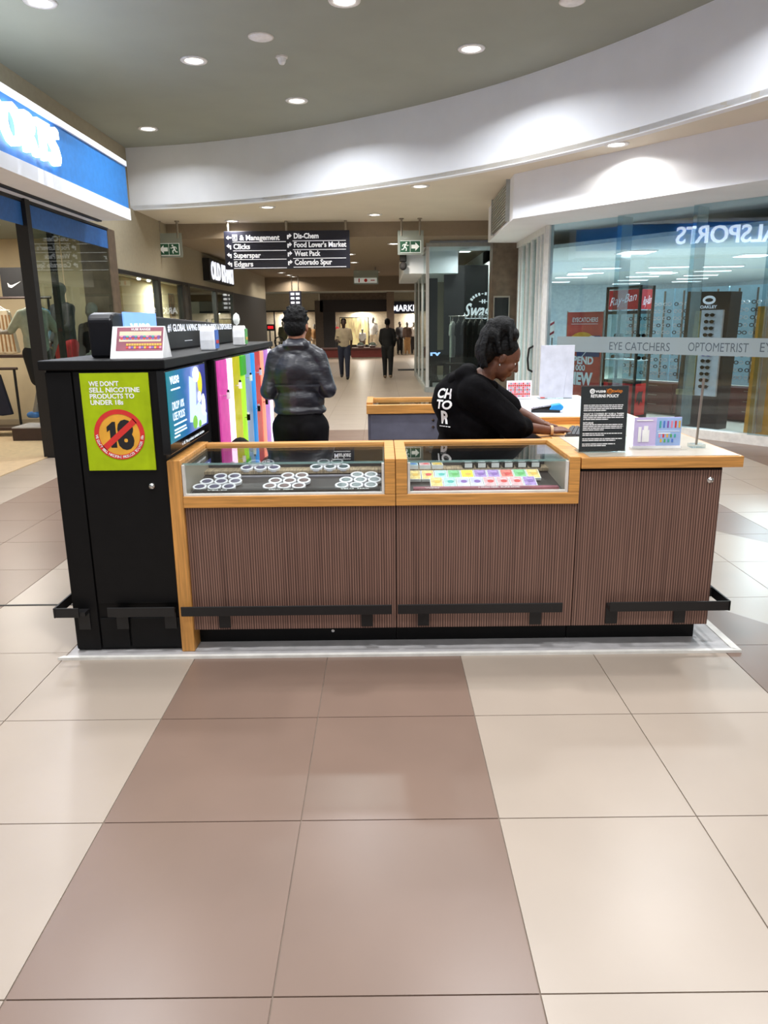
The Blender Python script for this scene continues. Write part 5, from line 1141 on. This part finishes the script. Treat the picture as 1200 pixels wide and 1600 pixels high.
def cap(x, y, z, mat, label):
    t = thing('cap', label, 'cap', (x, y, z), R(20), group='caps in the clothing shop'); MB().lathe((0, 0, 0), [(0, .13), (.05, .12), (.085, .085), (.1, .035), (.102, 0)], 16).build('crown', mat, t, local=True, smooth=True); MB().ell((0, -.13, .014), (.085, .08, .012)).build('brim', mat, t, local=True, smooth=True); MB().box(-.03, .03, -.118, -.1, .03, .08).build('badge', 'black_paint', t, local=True)
cap(1.55, 18.3, .24, 'mannequin_grey', 'grey cap on the lower shelf of the clothing shop table'); cap(1.25, 18.3, .24, 'charcoal_cloth', 'charcoal cap on the lower shelf left of the grey cap'); cap(1.32, 18.3, .64, 'charcoal_cloth', 'dark cap on top of the clothing shop table')
t = thing('lit_letters', 'small bluish lit letters on the clothing shop table edge', 'lit letters', (1.3, 18.05, .85)); text(MB(), 'rv', (1.14, 18.06, .84), X, Z_, .1, w=.24, bold=.04, ext=.01).build('letters', emi('letter_blue', (170, 200, 255), 2.0), t); box(1.12, 1.5, 18.07, 18.1, .64, .97).build('backing', 'black_paint', t)

# brown column with notice board, vent grille on the fascia return
box(2.17, 2.72, 15.3, 15.7, 0, 3.08).build('wall_pier_right', 'stone_column', **S('', 'brown stone pier left of the optician doors'))
t = thing('notice_box', 'black glazed notice box on the brown stone pier', 'notice box', (2.35, 15.28, 1.0)); box(2.22, 2.5, 15.26, 15.3, .9, 2.06).build('panel', 'black_gloss', t); MB().box(2.2, 2.52, 15.25, 15.3, 2.06, 2.09).box(2.2, 2.22, 15.25, 15.3, .88, 2.06).box(2.5, 2.52, 15.25, 15.3, .88, 2.06).build('frame', 'steel', t)
t = thing('vent_grille', 'grey louvred grille on the side of the white optician fascia', 'grille', (1.99, 13.2, 3.1)); 
fx = lambda y: 1.97+(y-11.85)*.09/3.35
MB().wall((fx(12.3)-.035, 12.3), (fx(14.2)-.035, 14.2), 3.12, 3.68, -.03).build('backing', mk('vent_grey', (120, 116, 106), .6, .2), t)
for i in range(12): MB().wall((fx(12.33)-.05, 12.33), (fx(14.17)-.05, 14.17), 3.14+i*.045, 3.165+i*.045, -.016).build('slat', 'alu_grey', t)
for a in (12.26, 14.2): MB().wall((fx(a)-.06, a), (fx(a+.04)-.06, a+.04), 3.1, 3.7, -.06).build('frame_bar', 'alu_grey', t)

# ================================================================== optician
G0 = Vector((2.68, 12.65)); GU = Vector((.59817, -.80137)); GN = Vector((.80137, .59817))
def gp(s, o=0): v = G0+GU*s+GN*o; return (v.x, v.y)
def gbox(mb, s0, s1, o0, o1, z0, z1, m=0):
    return mb.prism([gp(s0, o0), gp(s1, o0), gp(s1, o1), gp(s0, o1)], z0, z1, m)
GX = Vector((GU.x, GU.y, 0)); GB = Vector((GN.x, GN.y, 0))
def g3(s, o, z): x, y = gp(s, o); return Vector((x, y, z))
w = thing('window_5', 'angled frameless glass front of the optician', None, (4.0, 10.9, 0), kind='structure')
for a, b_ in ((.06, 1.3), (1.31, 2.5), (2.51, 3.55), (3.56, 4.9)):
    k_ = math.sin(R(5.5))*(b_-a)/2      # panes turned so that they reflect the sports shop sign
    MB().prism([gp(a, .05-k_), gp(b_, .05+k_), gp(b_, .062+k_), gp(a, .062-k_)], .12, 3.08).build('pane', 'optic_glass' if 'optic_glass' in M else glass('optic_glass', (222, 234, 238), .075, .6), w)
for s in (1.305, 2.505, 3.555): gbox(MB(), s-.006, s+.006, .12, .36, .12, 3.08).build('glass_fin', mk('fin_glass', (176, 200, 205), .1, alpha=.35), w)
gbox(MB(), 0, 5.4, -.06, .14, 0, .12).build('curb', 'white_trim', w); gbox(MB(), -.02, .06, -.05, .06, 0, 3.08).build('end_post', 'alu_white', w)
gbox(MB(), .3, 5.2, -.034, -.031, 1.125, 1.36).build('frosted_band', 'frost_band', w)
q = MB(); text(q, 'EYE CATCHERS', g3(1.32, -.036, 1.17), GX, Z_, .115, w=1.02, bold=.0); text(q, 'OPTOMETRIST', g3(2.62, -.036, 1.18), GX, Z_, .115, w=.85, bold=.0); text(q, 'EYE CATCHERS', g3(3.62, -.036, 1.19), GX, Z_, .115, w=1.02, bold=.0)
q.build('band_lettering', glass('letter_glass', (138, 152, 162), .03, .3, frost=.3), w)
# sliding door panels on the return
w = thing('door_1', 'folded white aluminium door panels left of the optician glass', None, (2.7, 13.8, 0), kind='structure')
dx = lambda y: 2.68+(y-12.65)*.012
for i, y in enumerate((12.68, 12.98, 13.3, 13.85, 14.35, 14.9, 15.2)): box(dx(y)-.05, dx(y)+.05, y, y+.09, 0, 3.08).build('stile', 'alu_white', w, bevel=.006)
for a, b_ in ((12.77, 12.98), (13.07, 13.3), (13.39, 13.85), (13.94, 14.35), (14.44, 14.9), (14.99, 15.2)): box(dx(a)-.008, dx(a)+.008, a, b_, .1, 3.0).build('pane', 'shop_glass', w)
box(2.63, 2.76, 12.68, 15.3, 2.98, 3.08).build('head_track', 'alu_white', w); box(2.63, 2.76, 12.68, 15.3, 0, .1).build('bottom_rail', 'alu_white', w)
MB().tube([(2.64, 13.34, .74), (2.56, 13.31, .78), (2.54, 13.3, .96), (2.56, 13.31, 1.14), (2.64, 13.34, 1.18)], .018, 8).build('pull_handle', 'black_metal', w)
# interior shell
MB().prism([gp(-.6, .7), gp(6, .7), (12, 9), (12, 27), (2.8, 27), (2.8, 13.4)], 2.8, 2.86).build('ceiling_optician', mk('cool_ceiling', (206, 216, 222), .9), **S('', 'pale cool ceiling inside the optician'))
MB().prism([gp(0, .06), gp(6, .06), (12, 9), (12, 27), (2.8, 27), (2.8, 12.7)], 0, .01).build('floor_optician', mk('optic_floor', (196, 188, 172), .35), **S('', 'pale floor inside the optician'))
box(2.8, 12, 27, 27.1, 0, 2.86).build('wall_optician_back', mk('cool_wall', (196, 210, 218), .85), **S('', 'pale blue grey rear wall of the optician')); box(12, 12.1, 5, 27, 0, 2.86).build('wall_optician_side', 'cool_wall', **S('', 'pale blue grey side wall of the optician'))
strips = [(5.12, 18.18, 0), (5.2, 19.9, 0), (5.3, 21.8, 0), (5.39, 24.2, 0), (6.61, 18.0, 1), (6.9, 19.8, 1), (7.25, 21.7, 1), (7.6, 23.6, 1), (8.1, 25.8, 1), (7.86, 18.0, 2), (8.3, 19.6, 2), (8.75, 21.4, 2), (9.2, 23.1, 2), (9.7, 24.8, 2)]
cnt = {}
for x, y, r_ in strips:
    cnt[r_] = cnt.get(r_, 0)+1
    t = thing('strip_light', 'white ceiling strip light in the optician, %s of the %s row' % (nth[cnt[r_]-1], ['left', 'middle', 'right'][r_]), 'ceiling light', (x, y, 2.8), R(-6), group='optician strip lights')
    MB().box(-.45, .45, -.09, .09, -.03, 0).build('housing', 'white_plastic', t, local=True); MB().box(-.43, .43, -.075, .075, -.038, -.03).build('diffuser', 'lamp_strip', t, local=True)
for x, y, p, l in ((5.2, 20.5, 330, 'deep at the left'), (7.4, 20.5, 380, 'deep at the right'), (6.3, 12.0, 260, 'above the black sunglasses stand'), (4.6, 14.2, 240, 'above the red script cabinet'), (7.2, 15.2, 330, 'behind the eyewear panels')):  # panels added beside the strips to brighten the optician interior
    t = thing('panel_light', 'square ceiling light in the optician, '+l, 'ceiling light', (x, y, 2.8), group='optician panel lights'); MB().box(-.3, .3, -.3, .3, -.02, 0).build('housing', 'white_plastic', t, local=True)
    MB().box(-.27, .27, -.27, .27, -.026, -.02).build('diffuser', 'lamp_strip', t, local=True)
    ld = bpy.data.lights.new('lamp', 'AREA'); ld.shape = 'SQUARE'; ld.size = .55; ld.energy = p*LAMP; ld.color = (.9, .97, 1.0); lo = bpy.data.objects.new('lamp', ld); COL.objects.link(lo); lo.parent = t; lo.location = (0, 0, -.05)
# sale banner
t = thing('sale_banner', 'red sale banner with spectacles picture behind the optician glass', 'banner', (3.35, 12.75, .1))
gbox(MB(), -.04, .7, .6, .606, .3, 1.74).build('sheet', mk('banner_red', (196, 76, 62), .6, var=.18, scale=2.5), t)
q = MB(); text(q, 'EYECATCHERS', g3(.34, .594, 1.58), GX, Z_, .07, w=.52, align='C', bold=.01); text(q, 'SPEND', g3(.30, .594, .90), GX, Z_, .12, w=.5, align='C', bold=.04); text(q, 'R1000', g3(.22, .594, .79), GX, Z_, .09, w=.34, align='C', bold=.03); text(q, 'NEW', g3(.30, .594, .56), GX, Z_, .19, w=.5, align='C', bold=.05)
gbox(q, .06, .6, .594, .597, 1.545, 1.552).build('lettering', 'print_white', t); gbox(MB(), .2, .66, .593, .6, 1.02, 1.36).build('picture_ground', mk('pic_navy', (66, 66, 110), .6), t)
MB().extr([(.24*math.cos(a)*1.2, .2*math.sin(a)) for a in [R(20*k) for k in range(1, 9)]], g3(.3, .592, 1.22), GX, Z_, -GB, .001).build('sun_print', 'print_orange', t)
q = MB()
for c, rr in ((.5, .085), (.28, .08)):
    n = 16
    q.tube([g3(c+rr*1.2*math.cos(2*math.pi*k/n), .588, 1.2+(c-.28)*.3+rr*math.sin(2*math.pi*k/n)) for k in range(n+1)], .008, 5)
q.tube([g3(.62, .588, 1.33), g3(.3, .588, 1.0), g3(.05, .588, .95)], .008, 5); q.build('spectacles_print', 'can_white', t)
for s in (-.04, .7): MB().cyl(g3(s, .61, .01), g3(s, .61, 1.76), .012, n=8).build('pole', 'steel', t)
gbox(MB(), -.1, .76, .55, .7, .01, .04).build('base', 'steel', t)
t = thing('hazard_sign', 'narrow red and white striped plate behind the optician door post', 'sign', (2.94, 13.3, 1.3)); gbox(MB(), -.44, -.31, .6, .606, 1.32, 1.6).build('plate', 'print_white', t)
q = MB()
for z in (1.34, 1.5): q.extr([(0, 0), (.125, .06), (.125, .1), (0, .04)], g3(-.437, .596, z), GX, Z_, -GB, .002)
q.build('stripes', mk('stripe_red', (150, 30, 50), .5), t); MB().cyl(g3(-.37, .62, .01), g3(-.37, .62, 1.32), .012, n=8).build('post', 'steel', t)
# sunglasses cabinet (corner seen)
t = thing('sunglasses_cabinet', 'glazed corner cabinet with red script panels and red base in the optician', 'display cabinet', (4.15, 12.5, 0))
K0, K1, K2 = Vector((3.80, 13.05)), Vector((4.12, 12.36)), Vector((4.42, 12.62))
K3 = K0+K2-K1
def kpt(p, z): return Vector((p.x, p.y, z))
for p in (K0, K1, K2, K3): box(p.x-.02, p.x+.02, p.y-.02, p.y+.02, .01, 2.14).build('post', 'black_metal', t)
for z, th in ((.01, .05), (.58, .04), (1.7, .05), (2.1, .04)): MB().prism([tuple(K0), tuple(K1), tuple(K2), tuple(K3)], z, z+th).build('deck', 'black_metal', t)
for z in (.95, 1.3): MB().prism([tuple(K0), tuple(K1), tuple(K2), tuple(K3)], z, z+.012).build('glass_shelf', 'white_plastic', t)
for a, b_ in ((K0, K1), (K1, K2)):
    d = (b_-a).normalized(); n = Vector((d.y, -d.x))
    MB().wall(a+d*.03-n*0.0, b_-d*.03, .06, .58, .01).build('red_base_panel', mk('base_red', (190, 34, 34), .45), t)
    MB().wall(a+d*.03, b_-d*.03, .62, 1.7, .006).build('pane', 'shop_glass', t)
    hp = MB().wall(a+d*.04, b_-d*.04, 1.77, 2.08, .01).build('red_header', mk('header_red', (176, 26, 36), .45, emit=(176, 26, 36), es=.35), t)
    L = (b_-a).length; o = Vector((a.x, a.y, 0))+Vector((d.x, d.y, 0))*.08+Vector((n.x, n.y, 0))*.008
    q = MB(); text(q, 'Ray-Ban', o+Vector((0, 0, 1.83)), Vector((d.x, d.y, .14)), Z_, .13, w=L-.16, bold=.0, slant=.3); q.build('script', 'letter_dim', hp)
d = (K2-K1).normalized(); n = Vector((d.y, -d.x))
o = Vector((K1.x, K1.y, 0))+Vector((d.x, d.y, 0))*.1+Vector((n.x, n.y, 0))*.012
MB().extr([(0, .16), (.05, .2), (.1, .18), (.16, .2), (.14, .1), (.16, 0), (.1, .04), (.06, -.04), (.04, .06), (-.02, .02)], o+Vector((0, 0, .26)), Vector((d.x, d.y, 0)), Z_, Vector((n.x, n.y, 0)), .004).build('emblem', 'print_black', t)
def sunglasses(s, o, z, label, lens='black_gloss', k=1., base=None, par_loc=None):
    p = g3(s, o, z); t = thing('sunglasses', label, 'sunglasses', tuple(p), group='sunglasses in the optician')
    for e in (-1, 1):
        MB().extr([(.034*k*math.cos(a)*1.0, .026*k*math.sin(a)) for a in [R(36*j) for j in range(10)]], p+GX*e*.042*k, GX, Z_, -GB, .006).build('lens', lens, t)
        MB().cyl(p+GX*e*.075*k+Z_*.01, p+GX*e*.075*k+Z_*.01+GB*.11*k, .004, n=6).build('temple', 'black_paint', t)
    MB().cyl(p-GX*.012*k+Z_*.008, p+GX*.012*k+Z_*.008, .005, n=6).build('bridge', 'black_paint', t)
for i, (s, o, z, l) in enumerate([(.72, 1.0, 1.33, 'upper left'), (1.18, .95, 1.33, 'upper right'), (.62, 1.08, .98, 'lower left'), (1.25, .9, .98, 'lower right')]): sunglasses(s, o, z+.03, 'sunglasses on the %s shelf of the glazed corner cabinet' % l, k=1.2)
# black sunglasses stand
t = thing('sunglasses_stand', 'tall black sunglasses stand with white oval mark in the optician', 'display stand', (4.75, 11.3, 0))
MB().extr([(1.98, .01), (2.66, .01), (2.70, 1.98), (2.03, 2.0)], g3(0, .8, 0), GX, Z_, GB, .3).build('body', 'black_paint', t)
gbox(MB(), 2.3, 2.63, .76, .8, .5, 1.73).build('rack', 'can_white', t)
MB().extr([(2.13, .58), (2.27, .58), (2.29, 1.72), (2.2, 1.72), (2.17, 1.2)], g3(0, .8, 0), GX, Z_, -GB, .03).build('gold_figure', mk('gold_dull', (178, 160, 110), .5, var=.15), t); gbox(MB(), 2.03, 2.3, .7, .8, .5, .58).build('gold_ledge', 'gold_dull', t)
q = MB(); n = 28; vs = []
for k in range(n):
    a = 2*math.pi*k/n; vs += [g3(2.38+.1*math.cos(a), .794, 1.87+.062*math.sin(a)), g3(2.38+.062*math.cos(a), .794, 1.87+.027*math.sin(a))]
q.add(vs, [(2*k, 2*((k+1) % n), 2*((k+1) % n)+1, 2*k+1) for k in range(n)]); text(q, 'OAKLEY', g3(2.38, .794, 1.755), GX, Z_, .04, w=.26, align='C', bold=.03); q.build('mark', 'letter_dim', t)
for i in range(12): sunglasses(2.44, .74, 1.66-i*.093, 'sunglasses on the black stand, %s from the top' % (nth+['eleventh', 'twelfth'])[i], 'black_gloss' if i != 6 else mk('lens_violet', (90, 80, 190), .2))
# yellow drape
t = thing('yellow_drape', 'mustard yellow banner standing at the right edge behind the optician glass', 'banner', (5.1, 10.25, 0))
for i in range(6):
    a = i/6; P = [(3.24+a*.9, .03), (3.24+(a+.166)*.9, .03), (3.26+(a+.166)*.72, 1.76), (3.26+a*.72, 1.76)]
    MB().extr(P, g3(0, .5+.03*(i % 2), 0), GX, Z_, GB, .02).build('fold', 'gold_cloth', t)
gbox(MB(), 3.2, 4.1, .48, .6, .01, .03).build('base', 'steel', t)
# eyewear wall and low cabinets
WO = 2.3
for i, (a, b_) in enumerate(((-.1, .85), (.87, 1.82), (1.84, 2.79), (2.81, 3.76))):
    t = thing('eyewear_panel', 'blue lit eyewear display panel, %s from the left in the optician' % nth[i], 'display panel', tuple(g3((a+b_)/2, WO, .55)), group='eyewear display panels')
    gbox(MB(), a, b_, WO, WO+.06, .55, 2.12).build('panel', mk('panel_cool', (150, 186, 200), .4, emit=(150, 190, 205), es=.5), t)
    for c in (.18, .5, .82):
        s = a+(b_-a)*c; gbox(MB(), s-.012, s+.012, WO-.02, WO, .6, 2.08).build('rod', 'steel', t)
    q = MB(); r2 = random.Random(i)
    for j in range(11):
        for k in range(5):
            s = a+.1+k*.19; z = .68+j*.118
            for e in (-.042, .042):
                c = g3(s+e, WO-.04, z); m_ = 8; q.tube([c+GX*.034*math.cos(2*math.pi*h/m_)+Z_*.026*math.sin(2*math.pi*h/m_) for h in range(m_+1)], .007, 4, m=r2.choice((0, 0, 1)))
    q.build('frames', ['white_plastic', 'black_paint'], t, kind='stuff')
for i, (a, b_) in enumerate(((.3, 1.2), (1.22, 2.12), (2.14, 3.04), (3.06, 3.96))):
    t = thing('drawer_cabinet', 'low maroon drawer cabinet, %s from the left below the eyewear panels' % nth[i], 'cabinet', tuple(g3((a+b_)/2, WO-.2, 0)), group='low maroon cabinets')
    gbox(MB(), a, b_, WO-.35, WO+.05, .04, .54).build('body', 'maroon', t); gbox(MB(), a+.03, b_-.03, WO-.3, WO, .01, .04).build('plinth', 'black_paint', t)
    for z in (.08, .24, .4):
        dr = gbox(MB(), a+.02, b_-.02, WO-.362, WO-.35, z, z+.13).build('drawer', 'maroon', t); gbox(MB(), a+.3, a+.6, WO-.375, WO-.362, z+.09, z+.1).build('handle', 'steel', dr)
